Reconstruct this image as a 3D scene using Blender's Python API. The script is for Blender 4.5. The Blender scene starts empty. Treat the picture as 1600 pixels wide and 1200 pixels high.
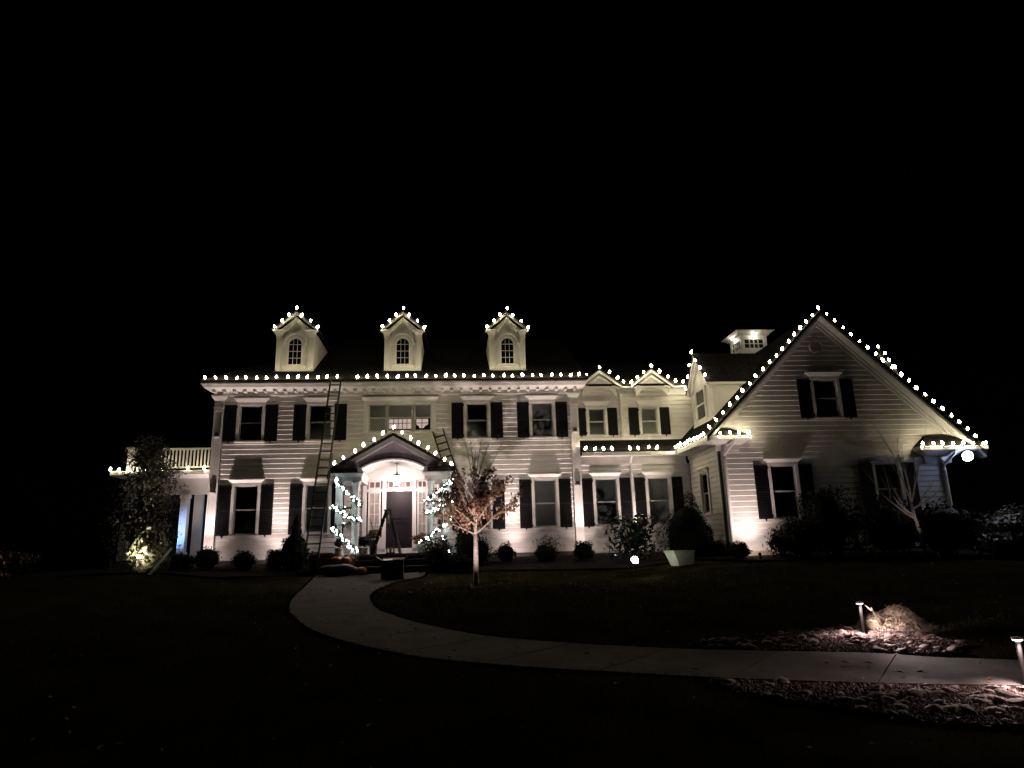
import bpy, math, random
import numpy as np
from mathutils import Vector, Matrix
random.seed(7); rng = np.random.default_rng(7)
C = bpy.context.scene.collection
SC = bpy.context.scene
# ------------------------------------------------------------------ camera, world, exposure
YAW, PITCH, ROLL = 0.0885, 0.2400, 0.0285
def cam_axes():
    cy, sy, cp, sp = math.cos(YAW), math.sin(YAW), math.cos(PITCH), math.sin(PITCH)
    f = Vector((sy*cp, cy*cp, sp)); r = Vector((cy, -sy, 0)); u = r.cross(f)
    c, s = math.cos(ROLL), math.sin(ROLL)
    return c*r - s*u, s*r + c*u, f
cam = bpy.data.cameras.new('camera'); co = bpy.data.objects.new('camera', cam); C.objects.link(co)
r_, u_, f_ = cam_axes()
co.matrix_world = Matrix(((r_.x, u_.x, -f_.x, 0), (r_.y, u_.y, -f_.y, 0), (r_.z, u_.z, -f_.z, 1.6), (0, 0, 0, 1)))
cam.sensor_width = 36; cam.lens = 1060/1600*36; cam.clip_start = .1; cam.clip_end = 3000
SC.camera = co
world = bpy.data.worlds.new('World'); SC.world = world; world.use_nodes = True
wn = world.node_tree; wn.nodes.clear()
sky = wn.nodes.new('ShaderNodeTexSky'); sky.sky_type = 'NISHITA'; sky.sun_disc = False
sky.sun_elevation = math.radians(12); sky.sun_rotation = math.radians(200)
bg = wn.nodes.new('ShaderNodeBackground'); bg.inputs[1].default_value = .00004
wo = wn.nodes.new('ShaderNodeOutputWorld'); wn.links.new(sky.outputs[0], bg.inputs[0]); wn.links.new(bg.outputs[0], wo.inputs[0])
moon = bpy.data.lights.new('moonlight', 'SUN'); moon.energy = .0006; moon.angle = math.radians(1); moon.color = (1, .97, .9)
mo = bpy.data.objects.new('moonlight', moon); C.objects.link(mo); mo.rotation_euler = (math.radians(55), 0, math.radians(-25))
vs = SC.view_settings; vs.view_transform = 'Standard'; vs.look = 'None'; vs.exposure = 0; vs.gamma = 1; vs.use_curve_mapping = False
cy = SC.cycles; cy.use_denoising = True; cy.use_adaptive_sampling = False; cy.sample_clamp_indirect = 3; cy.max_bounces = 6
cy.diffuse_bounces = 3; cy.glossy_bounces = 3; cy.transmission_bounces = 4; cy.transparent_max_bounces = 8
try: cy.use_light_tree = True
except Exception: pass

# ------------------------------------------------------------------ materials
def newmat(n):
    m = bpy.data.materials.new(n); m.use_nodes = True; return m, m.node_tree, m.node_tree.nodes['Principled BSDF']
def mat(n, col, rough=.6, var=.12, scale=6, bump=.0, bscale=40, spec=.5, metal=0, dirt=None):
    m, t, p = newmat(n); N, L = t.nodes, t.links
    tc = N.new('ShaderNodeTexCoord'); ns = N.new('ShaderNodeTexNoise'); ns.inputs['Scale'].default_value = scale; ns.inputs['Detail'].default_value = 6
    L.new(tc.outputs['Object'], ns.inputs['Vector'])
    mx = N.new('ShaderNodeMix'); mx.data_type = 'RGBA'
    d = dirt or [c*(1-var*2) for c in col]
    mx.inputs[6].default_value = (*[min(1, c*(1+var)) for c in col], 1); mx.inputs[7].default_value = (*d, 1)
    rp = N.new('ShaderNodeMapRange'); rp.inputs[1].default_value = .35; rp.inputs[2].default_value = .7
    L.new(ns.outputs[0], rp.inputs[0]); L.new(rp.outputs[0], mx.inputs[0]); L.new(mx.outputs[2], p.inputs['Base Color'])
    p.inputs['Roughness'].default_value = rough; p.inputs['Specular IOR Level'].default_value = spec; p.inputs['Metallic'].default_value = metal
    if bump:
        n2 = N.new('ShaderNodeTexNoise'); n2.inputs['Scale'].default_value = bscale; n2.inputs['Detail'].default_value = 8
        L.new(tc.outputs['Object'], n2.inputs['Vector'])
        b = N.new('ShaderNodeBump'); b.inputs['Strength'].default_value = bump; b.inputs['Distance'].default_value = .02
        L.new(n2.outputs[0], b.inputs['Height']); L.new(b.outputs[0], p.inputs['Normal'])
    return m
def emit(n, col, s, auto=True):
    m, t, p = newmat(n); t.nodes.remove(p)
    e = t.nodes.new('ShaderNodeEmission'); e.inputs[0].default_value = (*col, 1); e.inputs[1].default_value = s
    t.links.new(e.outputs[0], t.nodes['Material Output'].inputs[0])
    return m
def leafmat(n, col, rough=.5, spec=.4, dark=None, scale=3):
    m = mat(n, col, rough, .25, scale, spec=spec, dirt=dark or [c*.45 for c in col])
    return m
SIDING = mat('white_clapboard_paint', (.72, .70, .665), .55, .05, 1.3, .25, 25, dirt=(.60, .58, .54))
TRIM = mat('white_trim_paint', (.80, .785, .75), .45, .03, 2, .08, 30, dirt=(.70, .685, .65))
SHUT = mat('black_shutter_paint', (.009, .009, .010), .65, .2, 5, spec=.12)
SHINGLE = mat('dark_asphalt_shingle', (.022, .020, .020), 1, .35, 9, .9, 60, spec=.02, dirt=(.010, .009, .010))
PORCHROOF = SHINGLE
DARKPED = mat('shade_tinted_white_panelling', (.42, .34, .38), .6, .1, 3, .2, 20)  # white panelling tinted plum grey, the gable's shade put into the colour
CONC = mat('broomed_concrete', (.10, .088, .083), .95, .12, 2.2, .5, 90, spec=.1, dirt=(.055, .05, .047))
LAWN = mat('dark_lawn', (.024, .022, .012), 1, .4, 1.2, 1, 50, spec=.0, dirt=(.012, .011, .008))
MULCH = mat('shredded_mulch', (.018, .013, .010), 1, .4, 9, 1, 60, spec=.1)
GRASS = mat('grass_blades', (.030, .034, .016), .9, .5, 2, spec=.05, dirt=(.045, .034, .018))
BRICKM = mat('dark_brick', (.06, .032, .026), .9, .3, 12, .6, 50)
STONE = mat('river_stone', (.27, .22, .205), .8, .35, 5, .5, 30, spec=.15, dirt=(.09, .075, .072))
GRAVEL = mat('pea_gravel', (.17, .13, .12), .9, .5, 22, 1, 60, spec=.1, dirt=(.045, .036, .034))
BARK = mat('pale_smooth_bark', (.40, .34, .31), .85, .2, 14, .8, 50, dirt=(.2, .16, .14))
DARKBARK = mat('dark_bark', (.09, .07, .055), .9, .2, 14, .8, 50)
BROWNLEAF = leafmat('dry_brown_leaf', (.28, .17, .115), .6, .3, (.09, .035, .025), 5)
EVER = leafmat('dark_evergreen_leaf', (.010, .014, .008), .7, .15)
EVERB = leafmat('boxwood_leaf', (.008, .011, .006), .8, .1)
OLIVE = leafmat('olive_green_leaf', (.19, .18, .115), .5, .3, (.08, .075, .045))
MAGN = leafmat('glossy_magnolia_leaf', (.008, .011, .007), .17, 1.0)
TWIG = leafmat('dry_twig', (.10, .085, .06), .8, .2)
RUST = leafmat('rust_mum_flower', (.20, .07, .025), .7, .3, (.05, .05, .02), 12)
STRAW = mat('straw', (.27, .19, .075), .9, .3, 8, 1, 60, dirt=(.12, .075, .03))
PUMP = mat('pumpkin_skin', (.36, .085, .03), .4, .15, 6)
BAGM = mat('dark_plum_vinyl', (.03, .018, .024), .45, .2, 6, .3, 12)
CARD = mat('cardboard', (.20, .15, .10), .85, .1, 8, .1)
DARKPLASTIC = mat('black_plastic', (.012, .012, .014), .35, .1, 6)
ALU = mat('aluminium', (.50, .50, .50), .32, .1, 10, metal=.9)
DKLADDER = mat('dark_fibreglass', (.022, .02, .02), .6, .1, 8, spec=.2)
GREYLADDER = mat('weathered_grey_aluminium', (.10, .095, .09), .45, .2, 8, metal=.6)
DOORM = mat('aubergine_door_paint', (.012, .008, .011), .5, .1, 3, spec=.25)
UTIL = mat('off_white_utility_box', (.55, .56, .47), .6, .1, 3, .1, 20, dirt=(.38, .38, .30))
SHADE = mat('window_roller_shade', (.50, .49, .47), .9, .06, 2)
DARKROOM = mat('unlit_room', (.012, .012, .012), .9, .1, 2)
MULL = mat('white_sash_paint', (.50, .485, .46), .5, .04, 4)
POT = mat('glazed_pale_pot', (.42, .50, .42), .35, .1, 6)
WHITEPOT = mat('white_urn_stone', (.62, .60, .57), .7, .1, 6, .3)
BLACKMETAL = mat('black_metal', (.02, .02, .02), .4, .1, 8, metal=.3)
BRONZE = mat('bronze_lamp_metal', (.10, .085, .075), .45, .1, 8, metal=.5)
CORD = mat('dark_green_cord', (.012, .02, .012), .6)
GARL = leafmat('garland_needles', (.035, .06, .035), .6, .3)
BULBM = emit('warm_white_bulb', (1, .86, .56), 84)
LEDM = emit('cool_white_led', (.84, 1, .97), 22)
LANT = emit('lantern_glass_lit', (1, .90, .86), 14)
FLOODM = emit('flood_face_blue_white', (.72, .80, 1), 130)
FLOODW = emit('flood_face_warm', (1, .92, .86), 60)
CAPLED = emit('path_lamp_ring', (1, .93, .9), 9)
ROOMLIT = emit('lit_room_wall', (1, .72, .64), .75)
def glassmat():
    m, t, p = newmat('window_glass'); N, L = t.nodes, t.links; N.remove(p)
    tr = N.new('ShaderNodeBsdfTransparent'); tr.inputs[0].default_value = (.86, .88, .88, 1)
    gl = N.new('ShaderNodeBsdfGlossy'); gl.inputs['Roughness'].default_value = .03
    fr = N.new('ShaderNodeFresnel'); fr.inputs[0].default_value = 1.5
    mx = N.new('ShaderNodeMixShader'); L.new(fr.outputs[0], mx.inputs[0]); L.new(tr.outputs[0], mx.inputs[1]); L.new(gl.outputs[0], mx.inputs[2])
    L.new(mx.outputs[0], N['Material Output'].inputs[0]); return m
GLASS = glassmat()

# ------------------------------------------------------------------ mesh helpers
class M:
    def __init__(s): s.v = []; s.f = []
    def hexa(s, p):            # p: 8 points, bottom ring 0-3, top ring 4-7 (same order)
        b = len(s.v); s.v += [tuple(q) for q in p]
        s.f += [(b, b+3, b+2, b+1), (b+4, b+5, b+6, b+7)] + [(b+i, b+(i+1) % 4, b+4+(i+1) % 4, b+4+i) for i in range(4)]
    def box(s, x0, x1, y0, y1, z0, z1):
        s.hexa([(x0, y0, z0), (x1, y0, z0), (x1, y1, z0), (x0, y1, z0), (x0, y0, z1), (x1, y0, z1), (x1, y1, z1), (x0, y1, z1)]); return s
    def frus(s, a, b):         # a, b = (x0,x1,y0,y1,z)
        s.hexa([(a[0], a[2], a[4]), (a[1], a[2], a[4]), (a[1], a[3], a[4]), (a[0], a[3], a[4]), (b[0], b[2], b[4]), (b[1], b[2], b[4]), (b[1], b[3], b[4]), (b[0], b[3], b[4])]); return s
    def prism(s, pts, d0, d1, ax='y'):   # polygon in the plane across axis ax
        n = len(pts); b = len(s.v)
        for d in (d0, d1):
            for (p, q) in pts:
                s.v.append((p, d, q) if ax == 'y' else (d, p, q) if ax == 'x' else (p, q, d))
        s.f += [tuple(range(b, b+n)), tuple(range(b+2*n-1, b+n-1, -1))]
        s.f += [(b+i, b+n+i, b+n+(i+1) % n, b+(i+1) % n) for i in range(n)]; return s
    def tube(s, pts, r, n=6, cap=True):
        pts = [Vector(p) for p in pts]; rs = r if isinstance(r, (list, tuple)) else [r]*len(pts)
        b = len(s.v); up = Vector((0, 0, 1))
        for i, p in enumerate(pts):
            d = (pts[min(i+1, len(pts)-1)] - pts[max(i-1, 0)]).normalized()
            a = d.cross(up)
            if a.length < .05: a = d.cross(Vector((1, 0, 0)))
            a.normalize(); c = d.cross(a)
            for k in range(n):
                t = 2*math.pi*k/n; s.v.append(tuple(p + (a*math.cos(t) + c*math.sin(t))*rs[i]))
        for i in range(len(pts)-1):
            for k in range(n):
                s.f.append((b+i*n+k, b+i*n+(k+1) % n, b+(i+1)*n+(k+1) % n, b+(i+1)*n+k))
        if cap: s.f += [tuple(range(b+n-1, b-1, -1)), tuple(range(b+(len(pts)-1)*n, b+len(pts)*n))]
        return s
    def lathe(s, prof, c=(0, 0, 0), n=12, sx=1, sy=1):
        b = len(s.v)
        for (r, z) in prof:
            for k in range(n):
                t = 2*math.pi*k/n; s.v.append((c[0]+r*sx*math.cos(t), c[1]+r*sy*math.sin(t), c[2]+z))
        for i in range(len(prof)-1):
            for k in range(n): s.f.append((b+i*n+k, b+i*n+(k+1) % n, b+(i+1)*n+(k+1) % n, b+(i+1)*n+k))
        s.f += [tuple(range(b+n-1, b-1, -1)), tuple(range(b+(len(prof)-1)*n, b+len(prof)*n))]; return s
    def cyl(s, c, r, h, n=12): return s.lathe([(r, 0), (r, h)], c, n)
def wloc(o):
    l = Vector((0, 0, 0))
    while o: l += o.location; o = o.parent
    return l
def link(name, me, parent=None, loc=(0, 0, 0), rz=0, smooth=False):
    o = bpy.data.objects.new(name, me); C.objects.link(o); o.parent = parent; o.location = loc
    o.rotation_euler = (0, 0, rz)
    return o
def build(name, m, material, parent=None, local=False, loc=(0, 0, 0), rz=0, smooth=False, stuff=False):
    me = bpy.data.meshes.new(name); off = Vector((0, 0, 0)) if local else wloc(parent)
    v = m.v if not off.length else [(a-off.x, b-off.y, c-off.z) for a, b, c in m.v]
    me.from_pydata(v, [], m.f); me.materials.append(material)
    if smooth: me.shade_smooth()
    me.update()
    o = link(name, me, parent, loc, rz)
    if stuff: o['kind'] = 'stuff'
    return o
def tag(o, label, cat, group=None, kind=None):
    if label: o['label'] = label
    if cat: o['category'] = cat
    if group: o['group'] = group
    if kind: o['kind'] = kind
    return o
def thing(name, label, cat, loc=(0, 0, 0), group=None):
    o = link(name, None, None, loc); return tag(o, label, cat, group)
def structure(name, m, material, label=None, smooth=False):
    o = build(name, m, material, smooth=smooth); o['kind'] = 'structure'
    if label: o['label'] = label
    return o
def spot(name, loc, tgt, energy, col, angle=70, blend=1, rad=.04, parent=None):
    l = bpy.data.lights.new(name, 'SPOT'); l.energy = energy; l.color = col; l.spot_size = math.radians(angle); l.spot_blend = blend; l.shadow_soft_size = rad
    o = bpy.data.objects.new(name, l); C.objects.link(o); o.parent = parent
    o.location = Vector(loc) - wloc(parent)
    o.rotation_euler = (Vector(tgt)-Vector(loc)).to_track_quat('-Z', 'Y').to_euler(); return o
def point(name, loc, energy, col, rad=.05, parent=None):
    l = bpy.data.lights.new(name, 'POINT'); l.energy = energy; l.color = col; l.shadow_soft_size = rad
    o = bpy.data.objects.new(name, l); C.objects.link(o); o.parent = parent; o.location = Vector(loc)-wloc(parent); return o

# ------------------------------------------------------------------ ground
def ssn(t): t = np.clip(t, 0, 1); return t*t*(3-2*t)
def G(X, Y):
    b = np.interp(Y, [-60, 0, 7, 10, 15, 20, 22, 24, 25.5, 40, 200], [-1, 0, .06, .2, .42, .66, .82, 1.05, 1.3, 1.45, 2.2])
    s = ssn((X-5)/3.)+ssn((-7-X)/3.)
    t = ssn((Y-13)/6.)*(1-ssn((Y-22.2)/3.3))
    return b+.28*s*t
def g(x, y): return float(G(np.float64(x), np.float64(y)))
def axis(lo, hi, step, far):
    a = list(np.arange(lo, hi+1e-6, step)); s = step
    x = hi
    while x < far: s *= 1.35; x += s; a.append(x)
    s = step; x = lo
    while x > -far: s *= 1.35; x -= s; a.insert(0, x)
    return np.array(a)
xs, ys = axis(-22, 24, .35, 900), axis(-3, 27, .35, 900)
XX, YY = np.meshgrid(xs, ys)
ZZ = G(XX, np.clip(YY, -60, 200)) + .018*np.sin(XX*1.7+YY*.9)*np.cos(YY*1.3-XX*.6)*(YY < 40)
m = M(); m.v = [tuple(p) for p in np.stack([XX.ravel(), YY.ravel(), ZZ.ravel()], 1).tolist()]
nx = len(xs)
m.f = [(j*nx+i, j*nx+i+1, (j+1)*nx+i+1, (j+1)*nx+i) for j in range(len(ys)-1) for i in range(nx-1)]
structure('lawn_ground', m, LAWN, 'dark night lawn sloping gently up towards the house', True)

def catmull(P, n):
    P = [np.array(p, float) for p in P]; P = [2*P[0]-P[1]]+P+[2*P[-1]-P[-2]]; out = []
    for i in range(1, len(P)-2):
        for k in range(n):
            t = k/n; a, b, c, d = P[i-1], P[i], P[i+1], P[i+2]
            out.append(.5*((2*b)+(-a+c)*t+(2*a-5*b+4*c-d)*t*t+(-a+3*b-3*c+d)*t**3))
    out.append(P[-2]); return np.array(out)
def resample(P, n):
    d = np.r_[0, np.cumsum(np.hypot(*np.diff(P, axis=0).T))]; t = np.linspace(0, d[-1], n)
    return np.stack([np.interp(t, d, P[:, 0]), np.interp(t, d, P[:, 1])], 1)
OUT = [(-4.45, 23.1), (-4.4, 22.2), (-4.3, 20.9), (-4.15, 19.2), (-3.9, 17.3), (-3.5, 15.5), (-2.74, 13.3), (-2.2, 12.2), (-1.6, 11.25), (-.53, 9.95), (.7, 9.1), (1.8, 8.55), (2.79, 8.08), (3.77, 7.7), (4.7, 7.4), (5.8, 7.1), (7.6, 6.55), (10, 5.8)]
INN = [(-.95, 23.1), (-1.0, 22.3), (-1.4, 21.7), (-1.85, 20.8), (-2.1, 19.5), (-2.1, 17.8), (-1.7, 15.5), (-1.13, 14.03), (-.6, 12.95), (.39, 11.5), (1.2, 10.8), (2.16, 10.18), (3.35, 9.6), (4.56, 9.2), (5.4, 8.9), (6.1, 8.45), (7.9, 7.8), (10.6, 6.9)]
# match the two edges at common stations
so, si = catmull(OUT, 6), catmull(INN, 6)
ro, ri = resample(so, 169), resample(si, 169)
path = link('path', None); path['kind'] = 'structure'; path['label'] = 'curved concrete front path from the steps to the right'
per = 10
m = M()
for i in range(168):
    q = [ro[i], ri[i], ri[i+1], ro[i+1]]; m.hexa([(p[0], p[1], g(*p)-.05) for p in q]+[(p[0], p[1], g(*p)+.018) for p in q])
build('path_base', m, CONC, path)
for k in range(0, 168, per):
    m = M(); a = k; b = min(168, k+per)
    for i in range(a, b):
        e0 = .05 if i == a else 0; e1 = .05 if i == b-1 else 0
        q = []
        for j, e in ((i, e0), (i+1, -e1)):
            for P in (ro, ri):
                p = P[j].copy()
                if e: p = p + (P[i+1]-P[i])*e
                q.append(p)
        q = [q[0], q[1], q[3], q[2]]
        lo = [(p[0], p[1], g(*p)-.06) for p in q]; hi = [(p[0], p[1], g(*p)+.035) for p in q]
        m.hexa(lo+hi)
    build('slab', m, CONC, path)
allpath = (ro+ri)/2; halfw = np.hypot(*(ro-ri).T)/2
def onpath(x, y, pad=.1):
    d = np.hypot(allpath[:, 0]-x, allpath[:, 1]-y); i = int(np.argmin(d)); return d[i] < halfw[i]*1.0+pad
# mulch bed along the house
def strip(pts, dz, material, name, label, nx_=40):
    m = M(); L = [resample(np.array(p, float), nx_) for p in pts]
    for i in range(nx_-1):
        for k in range(6):
            t0, t1 = k/6, (k+1)/6; q = [L[0][i]*(1-t0)+L[1][i]*t0, L[0][i+1]*(1-t0)+L[1][i+1]*t0, L[0][i+1]*(1-t1)+L[1][i+1]*t1, L[0][i]*(1-t1)+L[1][i]*t1]
            b = len(m.v); m.v += [(p[0], p[1], g(*p)+dz+.012*math.sin(p[0]*3+p[1]*5)) for p in q]; m.f.append((b, b+1, b+2, b+3))
    return structure(name, m, material, label)
strip([[(-13, 23.4), (-9, 23.2), (-4.6, 23.3)], [(-13, 26.4), (-9, 26.4), (-4.6, 26.4)]], .05, MULCH, 'mulch_bed', 'dark mulch bed left of the front steps')
strip([[(-.6, 23.1), (4, 22.7), (8, 22), (9.2, 21.0), (18, 20.4)], [(-.6, 26.1), (4.5, 26.1), (9.0, 26.1), (9.6, 22.7), (18, 22.7)]], .05, MULCH, 'mulch_bed', 'dark mulch bed right of the front steps')

# ------------------------------------------------------------------ house
HOUSE = thing('house', 'large white two storey colonial house with black shutters and attached gabled wing', 'house', (-2.07, 26, 1.4))
def cut(u0, u1, z0, z1, holes):
    segs = [(u0, u1)]
    for (a, b, c, d) in holes:
        if c < z1-1e-4 and d > z0+1e-4:
            n = []
            for (s, e) in segs:
                if b <= s or a >= e: n.append((s, e)); continue
                if a > s: n.append((s, a))
                if b < e: n.append((b, e))
            segs = n
    return [(s, e) for s, e in segs if e-s > .01]
def wall(O, U, Nn, lim, z0, z1, holes=(), course=.183, boards=True, slim=0.0):
    """backing wall as one part and one clapboard part per course; coordinates along U, out of the wall along Nn"""
    O, U, Nn = Vector(O), Vector(U), Vector(Nn)
    def P(u, z, n): q = O+U*u+Nn*n; return (q.x, q.y, z)
    def slab(m, a0, a1, b0, b1, za, zb, nb, na0, na1):   # bottom width a, top width b, back nb, front bottom na0, front top na1
        m.hexa([P(a0, za, na0), P(a1, za, na0), P(a1, za, nb), P(a0, za, nb), P(b0, zb, na1), P(b1, zb, na1), P(b1, zb, nb), P(b0, zb, nb)])
    back = M(); z = z0; cs = []
    while z < z1-1e-3: cs.append((z, min(z1, z+course))); z += course
    for (za, zb) in cs:
        lv = sorted({za, zb} | {h for q in holes for h in q[2:4] if za < h < zb})
        runs = {}
        for l0, l1 in zip(lv[:-1], lv[1:]):
            A = lim(l0); B = lim(l1); zm = (l0+l1)/2
            uA = lim(zm)
            for (s, e) in cut(uA[0], uA[1], l0, l1, holes):
                s0, s1 = (A[0], B[0]) if abs(s-uA[0]) < 1e-6 else (s, s)
                e0, e1 = (A[1], B[1]) if abs(e-uA[1]) < 1e-6 else (e, e)
                if e1-s1 < 0: s1 = e1 = (s1+e1)/2
                slab(back, s0, e0, s1, e1, l0, l1, -.16, -.004, -.004)
                fr = lambda l: .006+.016*min(1, (l-za)/.017) if l < za+.017 else (.022-(l-za-.017)/(course-.017)*.016)
                bm = runs.setdefault(next((k for k in runs if abs(k[0]-s) < .4 or abs(k[1]-e) < .4), (s, e)), M())
                cut_ = [l0]+([za+.017] if l0 < za+.017 < l1 else [])+[l1]
                for q0, q1 in zip(cut_[:-1], cut_[1:]):
                    t0, t1 = (q0-l0)/(l1-l0), (q1-l0)/(l1-l0)
                    slab(bm, s0+(s1-s0)*t0, e0+(e1-e0)*t0, s0+(s1-s0)*t1, e0+(e1-e0)*t1, q0, q1, -.004, fr(q0), fr(q1))
        for bm in runs.values():
            if boards and bm.v: build('clapboard', bm, SIDING, HOUSE)
    build('wall', back, SIDING, HOUSE)
def rlim(a, b): return lambda z: (a, b)

# window kit, local coords: x centred, z from 0 at the opening's bottom, wall face at y=0, outwards is -y
_cache = {}
def window(O, w, h, hw=None, hh=.2, rz=0, cas=.1, hd=.16, mid=True, shade=True, name='window', label=None):
    key = ('w', w, h, hw, hh, cas, hd, mid, shade)
    new = key not in _cache
    if new:
        me = {}
        m = M(); m.box(-w/2-cas, -w/2, -.065, .0, -.04, h+.02); m.box(w/2, w/2+cas, -.065, .0, -.04, h+.02)
        m.box(-w/2, w/2, -.062, 0, h, h+.022)
        m.box(-w/2-.02, -w/2+.012, -.0, .12, 0, h); m.box(w/2-.012, w/2+.02, -.0, .12, 0, h)
        m.box(-w/2+.012, w/2-.012, .0, .12, h-.012, h+.02)
        me['window'] = (m, TRIM)
        m = M(); m.box(-w/2-cas-.03, w/2+cas+.03, -.10, .0, -.085, -.042); me['sill'] = (m, TRIM)
        if hw:
            m = M(); m.box(-w/2-cas, w/2+cas, -.075, 0, h+.024, h+.024+hh*.35)
            m.frus((-w/2-cas, w/2+cas, -.085, 0, h+.026+hh*.35), (-hw/2, hw/2, -hd, 0, h+.024+hh*.85)); m.box(-hw/2-.01, hw/2+.01, -hd-.012, 0, h+.026+hh*.85, h+.024+hh)
            me['cornice'] = (m, TRIM)
        s = .035
        for nm, (za, zb, y) in (('sash', (0.0, h/2, .045)), ('sash', (h/2-.02, h-.012, .006))) if mid else (('sash', (0, h-.012, .04)),):
            m = M(); x0, x1 = -w/2+.013, w/2-.013
            m.box(x0, x0+s, y, y+.035, za, zb); m.box(x1-s, x1, y, y+.035, za, zb); m.box(x0+s, x1-s, y+.001, y+.034, za, za+s); m.box(x0+s, x1-s, y+.001, y+.034, zb-s, zb)
            me.setdefault('sashes', []).append((m, MULL, (x0+s, x1-s, y+.015, za+s, zb-s)))
        if shade:
            m = M(); m.box(-w/2+.02, w/2-.02, .083, .092, .02, h-.02); me['shade'] = (m, SHADE)
        out = {}
        for k, v in me.items():
            if k == 'sashes': continue
            mm = bpy.data.meshes.new(k); mm.from_pydata(v[0].v, [], v[0].f); mm.materials.append(v[1]); out[k] = mm
        out['sashes'] = []
        for (m, mt, gl) in me['sashes']:
            mm = bpy.data.meshes.new('sash'); mm.from_pydata(m.v, [], m.f); mm.materials.append(mt)
            gm = M().box(gl[0], gl[1], gl[2], gl[2]+.005, gl[3], gl[4]); pm = bpy.data.meshes.new('pane'); pm.from_pydata(gm.v, [], gm.f); pm.materials.append(GLASS)
            out['sashes'].append((mm, pm))
        _cache[key] = out
    out = _cache[key]
    root = link(name, out['window'], HOUSE, Vector(O)-wloc(HOUSE), rz)
    for k in ('sill', 'cornice', 'shade'):
        if k in out: link('window_shade' if k == 'shade' else k, out[k], root)
    for sm, pm in out['sashes']: link('sash', sm, root); link('pane', pm, root)
    return root
def shutter(O, w, h, rz=0, flip=1, parent=None):
    key = ('s', w, h, flip)
    if key not in _cache:
        m = M(); s = .055
        m.box(-w/2, -w/2+s, -.06, -.03, 0, h); m.box(w/2-s, w/2, -.06, -.03, 0, h)
        for a, b in ((0, .09), (h*.47, h*.47+.08), (h-.08, h)): m.box(-w/2+s, w/2-s, -.059, -.031, a, b)
        m.box(-w/2+s, w/2-s, -.045, -.034, .09, h*.47); m.box(-w/2+s, w/2-s, -.045, -.034, h*.47+.08, h-.08)
        for (a, b) in ((.09, h*.47), (h*.47+.08, h-.08)):
            n = int((b-a)/.055)
            for i in range(n):
                z = a+(b-a)*i/n; m.hexa([(-w/2+s, -.056, z+.004), (w/2-s, -.056, z+.004), (w/2-s, -.046, z+.03), (-w/2+s, -.046, z+.03), (-w/2+s, -.058, z+.014), (w/2-s, -.058, z+.014), (w/2-s, -.046, z+.045), (-w/2+s, -.046, z+.045)])
        m.box(-.015, .015, -.075, -.03, -.07, .01); m.box(-.035, .02, -.085, -.062, -.03, .02)
        m.box(flip*w/2-.01, flip*w/2+.03, -.07, -.04, .06, .14); m.box(flip*w/2-.01, flip*w/2+.03, -.07, -.04, h-.14, h-.06)
        me = bpy.data.meshes.new('shutter'); me.from_pydata(m.v, [], m.f); me.materials.append(SHUT); _cache[key] = me
    return link('shutter', _cache[key], parent or HOUSE, Vector(O)-wloc(HOUSE), rz)
def winset(cx, Y, zb, zt, w, hw, hh=.2, sw=.46, hd=.16, shade=True, sides=(-1, 1)):
    window((cx, Y, zb), w, zt-zb, hw, hh, shade=shade, hd=hd)
    for s in sides: shutter((cx+s*(w/2+.1+.015+sw/2), Y, zb-.05), sw, zt-zb+.07, flip=-s)
UP, LO = (5.88, 7.22), (2.43, 4.19)
colx = (-7.65, -5.08, .905, 3.46)
W = .84
holes = []
for c in colx: holes += [(c-W/2, c+W/2, *UP), (c-W/2, c+W/2, *LO)]
TR = (-3.33, -.79, 6.18, 7.22)
holes += [TR, (-3.35, -.86, 1.78, 4.34)]
wall((0, 26, 0), (1, 0, 0), (0, -1, 0), rlim(-8.66, 4.56), 1.5, 7.58, holes)
for c in colx:
    winset(c, 26, *UP, W, 1.3, .25); winset(c, 26, *LO, W, 1.28, .2)
# triple window over the porch
cx = (TR[0]+TR[1])/2
window((cx, 26, TR[2]), .94, TR[3]-TR[2], None, mid=True, cas=.07, shade=False)
for s in (-1, 1): window((cx+s*.87, 26, TR[2]), .66, TR[3]-TR[2], None, mid=True, cas=.07, shade=False)
m = M().box(TR[0]-.12, TR[0], -.07+26, 26, TR[2]-.05, TR[3]+.02); m.box(TR[1], TR[1]+.12, 25.93, 26, TR[2]-.05, TR[3]+.02)
m.box(TR[0]-.12, TR[1]+.12, 25.925, 26, TR[3]+.024, TR[3]+.11); m.frus((TR[0]-.12, TR[1]+.12, 25.92, 26, TR[3]+.112), (TR[0]-.2, TR[1]+.2, 25.84, 26, TR[3]+.23)); m.box(TR[0]-.21, TR[1]+.21, 25.83, 26, TR[3]+.232, TR[3]+.27)
build('cornice', m, TRIM, HOUSE)
# half lowered shades and a lit window of the room behind
for (a, b, zb) in ((TR[0]+.02, -2.55, TR[2]+.02), (-2.52, -1.6, TR[2]+.52), (-1.57, TR[1]-.02, TR[2]+.52)):
    build('window_shade', M().box(a, b, 26.13, 26.14, zb, TR[3]-.02), SHADE, HOUSE)
rm = M(); rm.box(-3.4, -.7, 27.2, 27.25, 5.9, 7.4)
build('room_wall', rm, DARKROOM, HOUSE)
lw = link('lit_inner_window', None, HOUSE, (0, 0, 0))
build('lit_panel', M().box(-2.50, -1.60, 26.30, 26.32, 6.30, 6.68), ROOMLIT, lw)
build('lit_panel', M().prism([(-1.46, 6.68), (-1.46, 6.47), (-1.36, 6.40), (-1.33, 6.32), (-1.17, 6.32), (-1.13, 6.40), (-1.0, 6.47), (-1.0, 6.68)], 26.30, 26.32), ROOMLIT, lw)
RED = mat('red_brown_muntin', (.16, .04, .03), .7)
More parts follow.
